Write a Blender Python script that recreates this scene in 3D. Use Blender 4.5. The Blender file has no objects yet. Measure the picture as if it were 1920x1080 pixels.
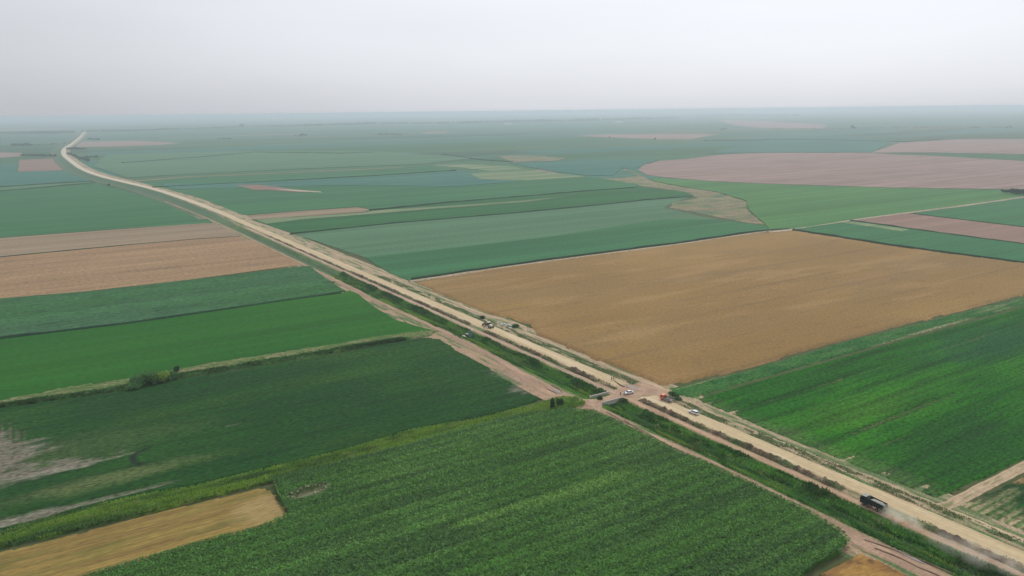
import bpy, bmesh, math, random
import numpy as np
from mathutils import Vector, Matrix
from mathutils.geometry import tessellate_polygon
R = math.radians
sc = bpy.context.scene
col = sc.collection

# ---------------------------------------------------------------- camera, sky, sun, exposure
H = 120.0                                   # flying height in metres
F = 960 / math.tan(R(66.5 / 2))
ROLL = math.atan2(219 - 197, 1920)
PITCH = math.atan((540 - 208) * math.cos(ROLL) / F)
cd = bpy.data.cameras.new('camera'); cam = bpy.data.objects.new('camera', cd); col.objects.link(cam)
cd.sensor_width = 36; cd.angle = R(66.5); cd.clip_end = 200000; cd.clip_start = 1
fw = Vector((0, math.cos(PITCH), -math.sin(PITCH))); up0 = Vector((0, math.sin(PITCH), math.cos(PITCH))); rt0 = Vector((1, 0, 0))
rt = rt0 * math.cos(ROLL) - up0 * math.sin(ROLL); up = up0 * math.cos(ROLL) + rt0 * math.sin(ROLL)
M = Matrix((rt, up, -fw)).transposed().to_4x4(); M.translation = (0, 0, H)
cam.matrix_world = M
sc.camera = cam

SUN_EL, SUN_AZ = R(52), R(20)               # azimuth clockwise from +Y (ahead of the camera)
w = bpy.data.worlds.new('World'); sc.world = w; w.use_nodes = True
nt = w.node_tree; nt.nodes.clear()
sky = nt.nodes.new('ShaderNodeTexSky'); sky.sky_type = 'NISHITA'; sky.sun_disc = False
sky.sun_elevation = SUN_EL; sky.sun_rotation = SUN_AZ; sky.air_density = 1.0; sky.dust_density = 3.0; sky.ozone_density = 1.0; sky.altitude = 100
hs = nt.nodes.new('ShaderNodeHueSaturation'); hs.inputs['Saturation'].default_value = 0.22; hs.inputs['Value'].default_value = 1.0
bg = nt.nodes.new('ShaderNodeBackground'); bg.inputs['Strength'].default_value = 0.11
wo = nt.nodes.new('ShaderNodeOutputWorld')
nt.links.new(sky.outputs[0], hs.inputs['Color']); 
veil = nt.nodes.new('ShaderNodeMix'); veil.data_type = 'RGBA'; veil.inputs[0].default_value = .70      # thin high summer overcast over the blue
tcw = nt.nodes.new('ShaderNodeTexCoord'); dt = nt.nodes.new('ShaderNodeVectorMath'); dt.operation = 'DOT_PRODUCT'
dt.inputs[1].default_value = (math.sin(SUN_AZ) * math.cos(SUN_EL), math.cos(SUN_AZ) * math.cos(SUN_EL), math.sin(SUN_EL)); nt.links.new(tcw.outputs['Generated'], dt.inputs[0])
mr_ = nt.nodes.new('ShaderNodeMapRange'); mr_.inputs['From Min'].default_value = .40; mr_.inputs['From Max'].default_value = .70; mr_.inputs['To Min'].default_value = .78; mr_.inputs['To Max'].default_value = 1.10
nt.links.new(dt.outputs['Value'], mr_.inputs['Value'])
mpw = nt.nodes.new('ShaderNodeMapping'); mpw.inputs['Scale'].default_value = (1.2, 1.2, 6); nt.links.new(tcw.outputs['Generated'], mpw.inputs['Vector'])
cn_ = nt.nodes.new('ShaderNodeTexNoise'); cn_.inputs['Scale'].default_value = 1.6; cn_.inputs['Detail'].default_value = 4; nt.links.new(mpw.outputs[0], cn_.inputs['Vector'])
cr_ = nt.nodes.new('ShaderNodeMapRange'); cr_.inputs['From Min'].default_value = .3; cr_.inputs['From Max'].default_value = .7; cr_.inputs['To Min'].default_value = .95; cr_.inputs['To Max'].default_value = 1.05; nt.links.new(cn_.outputs[0], cr_.inputs['Value'])
m1 = nt.nodes.new('ShaderNodeMath'); m1.operation = 'MULTIPLY'; nt.links.new(mr_.outputs[0], m1.inputs[0]); nt.links.new(cr_.outputs[0], m1.inputs[1])
vs_ = nt.nodes.new('ShaderNodeVectorMath'); vs_.operation = 'SCALE'; vs_.inputs[0].default_value = (7.8, 8.1, 8.75); nt.links.new(m1.outputs[0], vs_.inputs['Scale']); nt.links.new(vs_.outputs[0], veil.inputs[7])
nt.links.new(hs.outputs[0], veil.inputs[6]); nt.links.new(veil.outputs[2], bg.inputs['Color']); nt.links.new(bg.outputs[0], wo.inputs['Surface'])

sl = bpy.data.lights.new('sun', 'SUN'); sl.energy = 1.5; sl.angle = R(3); sl.color = (1.0, 0.96, 0.90)
so = bpy.data.objects.new('sun', sl); col.objects.link(so)
sd = Vector((math.sin(SUN_AZ) * math.cos(SUN_EL), math.cos(SUN_AZ) * math.cos(SUN_EL), math.sin(SUN_EL)))
so.rotation_euler = sd.to_track_quat('Z', 'Y').to_euler(); so.location = (0, 0, 500)
sc.view_settings.view_transform = 'Standard'; sc.view_settings.look = 'None'; sc.view_settings.gamma = 1
sc.view_settings.exposure = 0.0
sc.cycles.volume_bounces = 2

# ---------------------------------------------------------------- measuring helpers
def W(x, y):                                # where a ray of the photograph (1920x1080) meets the plain
    u, v = x - 960, 540 - y
    d = rt * u + up * v + fw * F
    t = -H / d.z
    return np.array([d.x * t, d.y * t])
O = W(1215, 742)
_a, _b = W(1587, 920), W(673, 517)
ES = (_b - _a) / np.linalg.norm(_b - _a); ET = np.array([ES[1], -ES[0]])   # s along the road, t across it
ROT = math.atan2(ET[1], ET[0])
def ST(x, y):
    p = W(x, y) - O
    return np.array([p @ ES, p @ ET])
CS = np.array([-900, 760, 880, 1005, 1100, 1209, 1300, 1393, 1520, 1662, 1879, 2226, 2580, 2833, 3000, 3181, 3500, 3817, 5006, 6976, 9000.])
CT = np.array([0, 0, -2, -6, -11, -19, -30, -42, -56, -66, -72, -68, -62, -50, -39, -25, 8, 45, 165, 350, 540.])
def cen(s):                                 # sideways drift of the road line
    return sum(np.interp(np.asarray(s, float) + k, CS, CT) for k in (-60, -30, 0, 30, 60)) / 5
def P(s, t, z=0.0, bend=True):              # road coordinates -> world
    s = np.asarray(s, float); t = np.asarray(t, float)
    tt = t + cen(s) if bend else t
    x = O[0] + s * ES[0] + tt * ET[0]; y = O[1] + s * ES[1] + tt * ET[1]
    return np.stack([x, y, np.broadcast_to(z, x.shape)], -1)

def _h(i, j, seed):
    n = (i.astype(np.int64) * 374761393 + j.astype(np.int64) * 668265263 + seed * 1442695041) & 0xffffffff
    n = ((n ^ (n >> 13)) * 1274126177) & 0xffffffff
    n = ((n ^ (n >> 16)) * 2246822519) & 0xffffffff
    return ((n ^ (n >> 15)) & 0xffff) / 65535.0
def vn(x, y, seed=0):                       # value noise 0..1
    x, y = np.asarray(x, float), np.asarray(y, float)
    i, j = np.floor(x), np.floor(y); fx, fy = x - i, y - j
    fx = fx * fx * (3 - 2 * fx); fy = fy * fy * (3 - 2 * fy)
    a, b, c, d = _h(i, j, seed), _h(i + 1, j, seed), _h(i, j + 1, seed), _h(i + 1, j + 1, seed)
    return (a * (1 - fx) + b * fx) * (1 - fy) + (c * (1 - fx) + d * fx) * fy
def fbm(x, y, seed=0, o=3):
    v, a, k = 0, .5, 1
    for q in range(o): v = v + a * vn(x * k, y * k, seed + q * 17); a /= 2; k *= 2.1
    return v / (1 - .5 ** o)
def ss(e0, e1, x):
    t = np.clip((x - e0) / (e1 - e0), 0, 1); return t * t * (3 - 2 * t)
def mix(c1, c2, m):
    m = np.asarray(m)[..., None]; return np.asarray(c1) * (1 - m) + np.asarray(c2) * m
def inside(px, py, poly):
    r = np.zeros(px.shape, bool); n = len(poly)
    for i in range(n):
        x1, y1 = poly[i]; x2, y2 = poly[(i + 1) % n]
        if y1 == y2: continue
        c = ((y1 > py) != (y2 > py)) & (px < (x2 - x1) * (py - y1) / (y2 - y1) + x1)
        r ^= c
    return r
def pldist(s, t, pl):
    d = np.full(s.shape, 1e9)
    for (a, b), (c, e) in zip(pl[:-1], pl[1:]):
        L = (c - a) ** 2 + (e - b) ** 2 + 1e-9
        k = np.clip(((s - a) * (c - a) + (t - b) * (e - b)) / L, 0, 1)
        d = np.minimum(d, np.hypot(s - a - k * (c - a), t - b - k * (e - b)))
    return d

# ---------------------------------------------------------------- tagging
def tag(o, label=None, cat=None, group=None, kind=None):
    if label: o['label'] = label
    if cat: o['category'] = cat
    if group: o['group'] = group
    if kind: o['kind'] = kind
    return o
def empty(name, loc, rz=0.0):
    o = bpy.data.objects.new(name, None); col.objects.link(o); o.location = loc; o.rotation_euler = (0, 0, rz); return o
def mesh_np(name, V, Fq, mat, C=None, parent=None, smooth=False):
    me = bpy.data.meshes.new(name); V = np.ascontiguousarray(V, np.float32).reshape(-1, 3); Fq = np.ascontiguousarray(Fq, np.int32)
    k = Fq.shape[1]; n = len(Fq)
    me.vertices.add(len(V)); me.vertices.foreach_set('co', V.ravel())
    me.loops.add(n * k); me.loops.foreach_set('vertex_index', Fq.ravel())
    me.polygons.add(n); me.polygons.foreach_set('loop_start', np.arange(0, n * k, k, dtype=np.int32))
    me.update(calc_edges=True)
    if C is not None:
        at = me.color_attributes.new('col', 'FLOAT_COLOR', 'POINT')
        cc = np.ones((len(V), 4), np.float32); cc[:, :3] = np.clip(C, 0.002, 1); at.data.foreach_set('color', cc.ravel())
    me.materials.append(mat)
    if smooth: me.polygons.foreach_set('use_smooth', np.ones(n, bool))
    o = bpy.data.objects.new(name, me); col.objects.link(o)
    if parent: o.parent = parent
    return o

# ---------------------------------------------------------------- materials
def newmat(name):
    m = bpy.data.materials.new(name); m.use_nodes = True; n = m.node_tree; b = n.nodes['Principled BSDF']
    b.inputs['Roughness'].default_value = .95; b.inputs['Specular IOR Level'].default_value = .1
    return m, n, b
def plain(name, c, rough=.6, spec=.3, metal=0, vary=.12, scale=3):
    m, n, b = newmat(name); b.inputs['Roughness'].default_value = rough; b.inputs['Specular IOR Level'].default_value = spec; b.inputs['Metallic'].default_value = metal
    t = n.nodes.new('ShaderNodeTexNoise'); t.inputs['Scale'].default_value = scale
    tc = n.nodes.new('ShaderNodeTexCoord'); n.links.new(tc.outputs['Object'], t.inputs['Vector'])
    mr = n.nodes.new('ShaderNodeMapRange'); mr.inputs['To Min'].default_value = 1 - vary; mr.inputs['To Max'].default_value = 1 + vary; mr.inputs['From Min'].default_value = .3; mr.inputs['From Max'].default_value = .7
    n.links.new(t.outputs[0], mr.inputs['Value'])
    vm = n.nodes.new('ShaderNodeVectorMath'); vm.operation = 'SCALE'; vm.inputs[0].default_value = c[:3]
    n.links.new(mr.outputs[0], vm.inputs['Scale']); n.links.new(vm.outputs[0], b.inputs['Base Color'])
    return m
def coords(n, sx, sy):                      # world position in road axes, x along the crop rows
    g = n.nodes.new('ShaderNodeNewGeometry'); mp = n.nodes.new('ShaderNodeMapping'); mp.vector_type = 'TEXTURE'
    mp.inputs['Rotation'].default_value = (0, 0, ROT); mp.inputs['Scale'].default_value = (sx, sy, 1000)
    n.links.new(g.outputs['Position'], mp.inputs['Vector']); return mp.outputs[0]
def noise(n, sx, sy, det=3, lo=.3, hi=.7):
    t = n.nodes.new('ShaderNodeTexNoise'); t.inputs['Scale'].default_value = 1; t.inputs['Detail'].default_value = det
    n.links.new(coords(n, sx, sy), t.inputs['Vector'])
    r = n.nodes.new('ShaderNodeMapRange'); r.inputs['From Min'].default_value = lo; r.inputs['From Max'].default_value = hi
    n.links.new(t.outputs[0], r.inputs['Value']); return r.outputs[0]
def mixc(n, fac, a, b):
    m = n.nodes.new('ShaderNodeMix'); m.data_type = 'RGBA'
    for i, v in ((0, fac), (6, a), (7, b)):
        if hasattr(v, 'links'): n.links.new(v, m.inputs[i])
        elif i: m.inputs[i].default_value = (*v[:3], 1)
        else: m.inputs[i].default_value = v
    return m.outputs[2]
def scal(n, c, fac, lo, hi):
    r = n.nodes.new('ShaderNodeMapRange'); r.inputs['To Min'].default_value = lo; r.inputs['To Max'].default_value = hi
    n.links.new(fac, r.inputs['Value'])
    v = n.nodes.new('ShaderNodeVectorMath'); v.operation = 'SCALE'; n.links.new(c, v.inputs[0]); n.links.new(r.outputs[0], v.inputs['Scale']); return v.outputs[0]
def attr_mat(name, grain=.35, gx=.7, gy=.7, streak=.15, sx=50, sy=1.2, bump=0.0, transl=0):
    m, n, b = newmat(name)
    a = n.nodes.new('ShaderNodeAttribute'); a.attribute_name = 'col'
    c = scal(n, a.outputs['Color'], noise(n, gx, gy, 2), 1 - grain, 1 + grain)
    c = scal(n, c, noise(n, sx, sy, 2), 1 - streak, 1 + streak)
    n.links.new(c, b.inputs['Base Color'])
    if bump:
        bp = n.nodes.new('ShaderNodeBump'); bp.inputs['Strength'].default_value = 1; bp.inputs['Distance'].default_value = bump
        n.links.new(noise(n, gx * 1.5, gy * 1.5, 2), bp.inputs['Height']); n.links.new(bp.outputs[0], b.inputs['Normal'])
    return m
def leaf_mat(name):
    m, n, b = newmat(name); a = n.nodes.new('ShaderNodeAttribute'); a.attribute_name = 'col'; n.links.new(a.outputs['Color'], b.inputs['Base Color'])
    b.inputs['Roughness'].default_value = .6; b.inputs['Specular IOR Level'].default_value = .3
    t = n.nodes.new('ShaderNodeBsdfTranslucent'); n.links.new(a.outputs['Color'], t.inputs['Color']); mx = n.nodes.new('ShaderNodeMixShader'); mx.inputs[0].default_value = .45
    n.links.new(b.outputs[0], mx.inputs[1]); n.links.new(t.outputs[0], mx.inputs[2]); n.links.new(mx.outputs[0], n.nodes['Material Output'].inputs['Surface']); return m
def field_mat(key, c1, c2, c3, streak=.5, row=9, long=160, grain=.25, patch=(260, 90), mixgreen=None):
    m, n, b = newmat('crop_' + key)
    c = mixc(n, noise(n, *patch, 4), c1, c2)
    k = n.nodes.new('ShaderNodeMath'); k.operation = 'MULTIPLY'; k.inputs[1].default_value = streak; k.use_clamp = True
    n.links.new(noise(n, long, row, 3, .45, .75), k.inputs[0]); c = mixc(n, k.outputs[0], c, c3)
    c = scal(n, c, noise(n, 1400, 22, 2, .35, .65), .86, 1.14)
    ln = noise(n, 900, 3.2, 1, .66, .74); lk = n.nodes.new('ShaderNodeMath'); lk.operation = 'MULTIPLY'; lk.inputs[1].default_value = .45; n.links.new(ln, lk.inputs[0]); c = mixc(n, lk.outputs[0], c, tuple(v * .45 for v in c3))
    if mixgreen: c = mixc(n, noise(n, *mixgreen, 6, .50, .66), c, (.050, .140, .060))
    c = scal(n, c, noise(n, 3.0, 1.2, 2), 1 - grain, 1 + grain)
    c = scal(n, c, noise(n, long * 2, row * .35, 2), .9, 1.1)
    n.links.new(c, b.inputs['Base Color'])
    return m

G1, G2, G3 = (.032, .115, .040), (.045, .150, .040), (.025, .080, .035)       # greens
HAZE_TEAL1, HAZE_TEAL2 = (.036, .140, .105), (.055, .165, .115)  # far crop greens with the blue of distance haze painted in
MAT = dict(
    soy=attr_mat('soy_leaves', .60, 2.2, .75, .12, 40, 1.6),
    corn=attr_mat('maize_leaves', .30, .6, .6, .15, 30, 2),
    leaf=leaf_mat('leaf'),
    wheat=attr_mat('ripe_wheat', .22, 2.4, .9, .06, 90, 1.3),
    stubble=attr_mat('straw_rows', .22, 3.0, .55, .30, 14, .45),
    soil=attr_mat('weedy_soil', .35, .9, .6, .15, 3, 3),
    dirt=attr_mat('dry_dirt', .14, 1.5, 1.0, .08, 2.0, 30),
    sand=attr_mat('compacted_sand', .07, 2.0, 2.0, .05, 1.2, 60),
)
CORN_G = (.056, .158, .022); YEL_G = (.13, .23, .03)
DIRT = (.36, .235, .15); SAND = (.54, .43, .255); TAN = (.40, .30, .16)

# ---------------------------------------------------------------- ground sheet
def spread(c, near, step, far, k=1.16):
    a = list(np.arange(c - near, c + near + .1, step)); st = step
    lo, hi = a[0], a[-1]
    while hi < far or lo > -far:
        st *= k; hi += st; lo -= st; a = [lo] + a + [hi]
    return np.array(a)
gx, gy = spread(100, 900, 9, 60000), spread(500, 700, 9, 60000)
X, Y = np.meshgrid(gx, gy); n0, n1 = X.shape
dx, dy = X - O[0], Y - O[1]; gs = dx * ES[0] + dy * ES[1]; gt = dx * ET[0] + dy * ET[1] - cen(gs)
Zg = np.where((gs > -330) & (gs < 640) & (gt > -34) & (gt < 10), -5.0, 0.0)
idx = np.arange(n0 * n1).reshape(n0, n1)
Fg = np.stack([idx[:-1, :-1], idx[:-1, 1:], idx[1:, 1:], idx[1:, :-1]], -1).reshape(-1, 4)
gm, n, b = newmat('plain_of_fields')
vo = n.nodes.new('ShaderNodeTexVoronoi'); vo.distance = 'CHEBYCHEV'; vo.inputs['Scale'].default_value = 1
n.links.new(coords(n, 1300, 260), vo.inputs['Vector'])
sep = n.nodes.new('ShaderNodeSeparateColor'); n.links.new(vo.outputs['Color'], sep.inputs[0])
rp = n.nodes.new('ShaderNodeValToRGB'); rp.color_ramp.interpolation = 'CONSTANT'
cols = [(0, HAZE_TEAL1), (.2, G1), (.36, HAZE_TEAL2), (.5, (.06, .13, .05)), (.62, G3), (.72, (.05, .14, .06)), (.83, (.10, .14, .07)), (.90, (.26, .19, .15)), (.955, HAZE_TEAL1)]
el = rp.color_ramp.elements
for i, (p_, c_) in enumerate(cols):
    e = el[i] if i < 2 else el.new(p_)
    e.position = p_; e.color = (*c_, 1)
n.links.new(sep.outputs[0], rp.inputs[0])
c = mixc(n, noise(n, 500, 60, 4, .4, .8), rp.outputs[0], (.05, .12, .06))
c = scal(n, c, noise(n, 300, 12, 3), .82, 1.15)
_g = n.nodes.new('ShaderNodeNewGeometry'); _l = n.nodes.new('ShaderNodeVectorMath'); _l.operation = 'LENGTH'; n.links.new(_g.outputs['Position'], _l.inputs[0])
_r = n.nodes.new('ShaderNodeMapRange'); _r.inputs['From Min'].default_value = 900; _r.inputs['From Max'].default_value = 1300; n.links.new(_l.outputs['Value'], _r.inputs['Value'])
near = mixc(n, noise(n, 8, 3, 3), (.040, .075, .020), (.110, .105, .050))          # weedy soil between the near fields
c = mixc(n, _r.outputs[0], near, c); n.links.new(c, b.inputs['Base Color'])
g = mesh_np('ground', np.stack([X, Y, Zg], -1), Fg, gm); tag(g, 'flat green farm plain reaching the hazy horizon', 'ground', kind='structure')

# ---------------------------------------------------------------- roadside corridor (terrain with the canal cut into it)
ss_ = np.concatenate([np.arange(-330, 330, 1.1), np.arange(330, 720, 2.2), np.arange(720, 1500, 8), np.arange(1500, 7100, 30)])
tt_ = np.arange(-40, 19.01, .62)
S, T = np.meshgrid(ss_, tt_, indexing='ij')
wob = (fbm(S / 14, T * 0, 5) - .5) * 2.2
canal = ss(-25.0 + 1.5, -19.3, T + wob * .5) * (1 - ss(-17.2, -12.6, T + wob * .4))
over = ss(1.0, 3.2, S) * (1 - ss(11, 13.5, S)) + ss(620, 660, S)
canal = canal * (1 - np.clip(over, 0, 1))
edge = ss(-40, -36, T) * (1 - ss(15, 19, T))
nz = fbm(S / 2.3, T / 1.3, 2)
Zc = .05 + edge * .22 * nz - 1.9 * canal + canal * .5 * fbm(S / 3, T / 1.5, 8) * edge
n1_ = fbm(S / 16, T / 2.2, 11); n2_ = fbm(S / 5, T / .9, 12); n3_ = fbm(S / 30, T / 5, 13)
GR = (.060, .170, .022); DG = (.030, .095, .018); WEED = (.10, .16, .055); SOIL = (.30, .215, .14); STRAW = (.28, .26, .13)
Cc = mix(WEED, SOIL, ss(.42, .62, n1_)); Cc = mix(Cc, STRAW, ss(.55, .75, n2_) * .6)
inC = ss(-25.8, -24.2, T) * (1 - ss(-13.2, -11.6, T))
gcan = mix(GR, DG, ss(.40, .62, n1_)); gcan = mix(gcan, (.11, .20, .03), ss(.58, .75, n3_) * .7); gcan = mix(gcan, (.16, .13, .07), ss(.60, .72, n2_) * .45)
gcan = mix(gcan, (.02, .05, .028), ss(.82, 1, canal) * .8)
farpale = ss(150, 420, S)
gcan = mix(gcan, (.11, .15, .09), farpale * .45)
Cc = mix(Cc, gcan, inC)
rs = ss(3.6, 4.6, T)                                # right side strip: weeds and pale dirt
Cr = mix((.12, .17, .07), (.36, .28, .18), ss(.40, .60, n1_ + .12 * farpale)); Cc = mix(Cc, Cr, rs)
ct = mix((.36, .25, .16), (.10, .15, .06), ss(.5, .68, n1_))    # left fringe of the lower track
Cc = mix(Cc, ct, 1 - ss(-30.5, -29, T)); Cc = mix(Cc, (.055, .115, .060), ss(640, 800, S) * (1 - ss(-10, -7.5, T)) * .85)
jm = ss(26, 14, np.hypot((S - 4) / 1.0, (T + 3) * 1.2) + (n1_ - .5) * 12)   # trampled dirt round the junction
Cc = mix(Cc, mix(DIRT, (.42, .31, .20), n2_), np.clip(jm, 0, 1) * (1 - inC))
wide = np.exp(-((S - 48) / 26) ** 2) * ss(-41, -33, T) * (1 - ss(-27.5, -25.5, T))
Cc = mix(Cc, mix((.36, .24, .165), (.27, .19, .13), n2_), np.clip(wide * 1.3 - .25 * n1_, 0, 1))
V = P(S, T); V[..., 2] = Zc + np.where(S > 720, .25, 0)
a0, a1 = S.shape; idx = np.arange(a0 * a1).reshape(a0, a1)
Fc = np.stack([idx[:-1, :-1], idx[:-1, 1:], idx[1:, 1:], idx[1:, :-1]], -1).reshape(-1, 4)
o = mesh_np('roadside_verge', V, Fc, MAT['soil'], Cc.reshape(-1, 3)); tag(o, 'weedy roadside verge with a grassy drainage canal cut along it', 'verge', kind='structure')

# ---------------------------------------------------------------- ribbons: roads, tracks, earth banks
def ribbon(name, s0, s1, tl, tr, z, mat, cfun, step=1.0, cross=8, prof=None, jag=.35, seed=0, bend=True, taper=3.0):
    """strip in road coordinates; tl, tr are numbers or functions of s"""
    s = [s0]
    while s[-1] < s1: s.append(min(s1, s[-1] + (step if s[-1] < 500 else step * (1 + (s[-1] - 500) / 60))))
    s = np.array(s); L = tl(s) if callable(tl) else np.full(s.shape, float(tl)); Rr = tr(s) if callable(tr) else np.full(s.shape, float(tr))
    L = L + (fbm(s / 3.1, s * 0, seed, 3) - .5) * 2 * jag; Rr = Rr + (fbm(s / 3.1, s * 0 + 9, seed + 5, 3) - .5) * 2 * jag
    u = np.linspace(0, 1, cross + 1)
    T2 = L[:, None] * (1 - u) + Rr[:, None] * u; S2 = np.repeat(s[:, None], cross + 1, 1)
    V = P(S2, T2, 0, bend); pr = prof(u) if prof is not None else np.minimum(1, np.minimum(u, 1 - u) * cross)
    en = np.clip(np.minimum(S2 - s0, s1 - S2) / taper, 0, 1) if taper else 1
    zz = z(S2, T2, u) if callable(z) else z
    V[..., 2] = .02 + zz * pr[None, :] * en + np.where(S2 > 720, .3, 0)
    A, B = S2.shape; idx = np.arange(A * B).reshape(A, B)
    Fq = np.stack([idx[:-1, :-1], idx[:-1, 1:], idx[1:, 1:], idx[1:, :-1]], -1).reshape(-1, 4)
    C = cfun(S2, T2, np.broadcast_to(u, S2.shape))
    return mesh_np(name, V, Fq, mat, C.reshape(-1, 3))

def c_main(s, t, u):
    lane = fbm(s / 90, t / .55, 31, 3); big = fbm(s / 25, t / 3, 32)
    c = mix(SAND, (.44, .325, .20), ss(.40, .72, lane) * (.45 + .35 * ss(-10, 40, s)))
    for r_ in (.18, .3, .58, .7, .86): c = mix(c, (.40, .30, .19), np.exp(-((u - r_ - .04 * (vn(s / 60, u * 0, int(r_ * 50)) - .5)) / .018) ** 2) * ss(.35, .7, vn(s / 35, u * 0, int(r_ * 90))) * .5)
    c = mix(c, (.66, .53, .36), ss(.5, .8, big) * .5)
    dk = np.exp(-((u - .42) / .13) ** 2) * ss(60, 170, s) * (.5 + .5 * vn(s / 40, t, 3)); c = mix(c, (.47, .37, .26), dk * .55)
    c = mix(c, (.40, .29, .19), ss(.55, .7, fbm(s / 6, t / 1.2, 33)) * (ss(.25, 0, u) + ss(.8, 1, u)) * .8)
    c = mix(c, (.40, .31, .22), np.exp(-((s - 12) / 10) ** 2) * .6 * ss(.3, .6, big))
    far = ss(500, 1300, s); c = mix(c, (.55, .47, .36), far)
    return c
wfar = lambda s: np.interp(s, [-400, 300, 700, 1200, 2000, 3000, 5000, 7000], [0, 0, .6, 1.2, 2.0, 3.2, 2.5, 2])
o = ribbon('road', -330, 12, -5.1, 2.9, .38, MAT['sand'], c_main, 1.2, 14, jag=.22, seed=3, taper=14); tag(o, 'near stretch of wide pale sandy road under construction right of the crossing', 'road', kind='structure')
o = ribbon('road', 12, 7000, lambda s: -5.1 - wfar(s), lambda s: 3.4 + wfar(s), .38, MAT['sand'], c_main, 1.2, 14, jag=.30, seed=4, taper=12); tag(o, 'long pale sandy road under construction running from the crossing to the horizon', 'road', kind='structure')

def c_dirt(base=DIRT, alt=(.27, .175, .115), ruts=(.3, .7)):
    def f(s, t, u):
        c = mix(base, alt, ss(.4, .75, fbm(s / 18, t / .7, 41)))
        c = mix(c, np.array(base) * 1.18, ss(.5, .75, fbm(s / 9, t / 1.5, 44)) * .8)
        for r_ in ruts: c = mix(c, np.array(base) * .70, np.exp(-((u - r_) / .055) ** 2) * ss(.35, .6, vn(s / 22, u * 0, 42)) * .7)
        return c
    return f
svc = lambda a: (lambda s: a + 0 * s)
z_d = lambda s, t, u: .30 + .05 * fbm(s / 2, t / .4, 5)
o = ribbon('dirt_track', -330, 8, -11.7, -8.5, z_d, MAT['dirt'], c_dirt((.43, .29, .19), (.34, .22, .145)), 1.0, 8, jag=.35, seed=11, taper=0)
tag(o, 'brown dirt track beside the earth bank right of the crossing, dump truck on it', 'track', kind='structure')
o = ribbon('dirt_track', 8, 620, -11.3, lambda s: -8.3 + .7 * ss(150, 300, s), z_d, MAT['dirt'], c_dirt((.43, .31, .22), (.34, .24, .17)), 1.0, 8, jag=.5, seed=12, taper=0)
tag(o, 'narrow pinkish dirt track between canal and earth bank left of the crossing', 'track', kind='structure')
def trl(s): return np.interp(s, [-330, -150, -139, -125, -112, -100, -60, -20, -6, 2, 12, 22, 32, 45, 60, 80, 110, 160, 215, 238, 260, 400, 640, 960], [-30, -30.2, -31.5, -33.5, -31.3, -28.6, -28.6, -29.8, -31.5, -36, -34, -35, -36.5, -34, -31.5, -28.5, -27, -27.8, -28.5, -30.5, -29, -27.4, -27, -33.2])
def trr(s): return np.interp(s, [-330, -150, -139, -125, -112, -60, -20, 2, 20, 40, 60, 92, 130, 170, 210, 240, 275, 400, 640, 960], [-24.6, -24.6, -24.8, -25.6, -25.9, -25.4, -26.9, -25.2, -27.0, -27.2, -26, -23.6, -22.6, -24.3, -25.3, -26.5, -23.5, -25, -25.0, -31.0])
o = ribbon('dirt_track', -330, 960, trl, trr, z_d, MAT['dirt'], c_dirt((.37, .25, .17), (.28, .185, .125), (.25, .45, .72)), 1.0, 10, jag=.45, seed=13, taper=0)
tag(o, 'wide rutted brown dirt track running along the lower side of the canal', 'track', kind='structure')
o = ribbon('dirt_track', -330, -4, lambda s: 7.1 + 0 * s, lambda s: np.interp(s, [-330, -140, -64, -38, -20, -4], [10.5, 10.2, 8.0, 7.6, 9.2, 11]), .22, MAT['dirt'], c_dirt((.50, .38, .25), (.36, .27, .17)), 1.0, 6, jag=.55, seed=14, taper=0)
tag(o, 'pale dirt track along the bright green field right of the crossing', 'track', kind='structure')
o = ribbon('dirt_track', -4, 420, lambda s: np.interp(s, [-4, 2, 15, 30, 60, 112, 122, 134, 146, 158, 420], [3, 5, 9.3, 8.9, 8.9, 10.5, 15, 15.8, 13, 11, 11.0]), lambda s: np.interp(s, [-4, 2, 15, 30, 60, 112, 122, 134, 146, 158, 420], [12.5, 12.6, 13.6, 12, 11.6, 12.6, 18.5, 18.3, 15.2, 13.4, 13.2]), .24, MAT['dirt'], c_dirt((.45, .33, .22), (.34, .25, .16)), 1.0, 6, jag=.4, seed=15, taper=0)
tag(o, 'pale dirt track along the edge of the ripe wheat field', 'track', kind='structure')
# crossing over the canal
def c_cross(s, t, u): return mix((.42, .29, .20), (.33, .22, .15), ss(.35, .7, fbm(s / 2, t / 3, 51)))
cs_, ce_ = 3.6, 10.2
tt2 = np.linspace(-30, 10.5, 70); uu = np.linspace(0, 1, 9)
lo = np.interp(tt2, [-30, -26, -22, -12, -8, 0, 10.5], [-6, -1, 3.4, 4.6, 1, -4, -6]); hi = np.interp(tt2, [-30, -26, -22, -12, -8, 0, 10.5], [17, 13, 9.2, 9.6, 12, 15, 17])
S2 = lo[:, None] * (1 - uu) + hi[:, None] * uu + (fbm(tt2[:, None] * np.ones(9), uu[None] * 3, 4) - .5) * .8; T2 = np.repeat(tt2[:, None], 9, 1)
V = P(S2, T2); V[..., 2] = .455; A, B = S2.shape; idx = np.arange(A * B).reshape(A, B)
V[:, 0, 2] = V[:, -1, 2] = .02; V[0, :, 2] = V[-1, :, 2] = .02
Fq = np.stack([idx[:-1, :-1], idx[:-1, 1:], idx[1:, 1:], idx[1:, :-1]], -1).reshape(-1, 4)
o = mesh_np('dirt_crossing', V, Fq, MAT['dirt'], c_cross(S2, T2, 0).reshape(-1, 3)); tag(o, 'bare brown dirt crossing where the tracks meet the sandy road', 'crossing', kind='structure')
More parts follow.
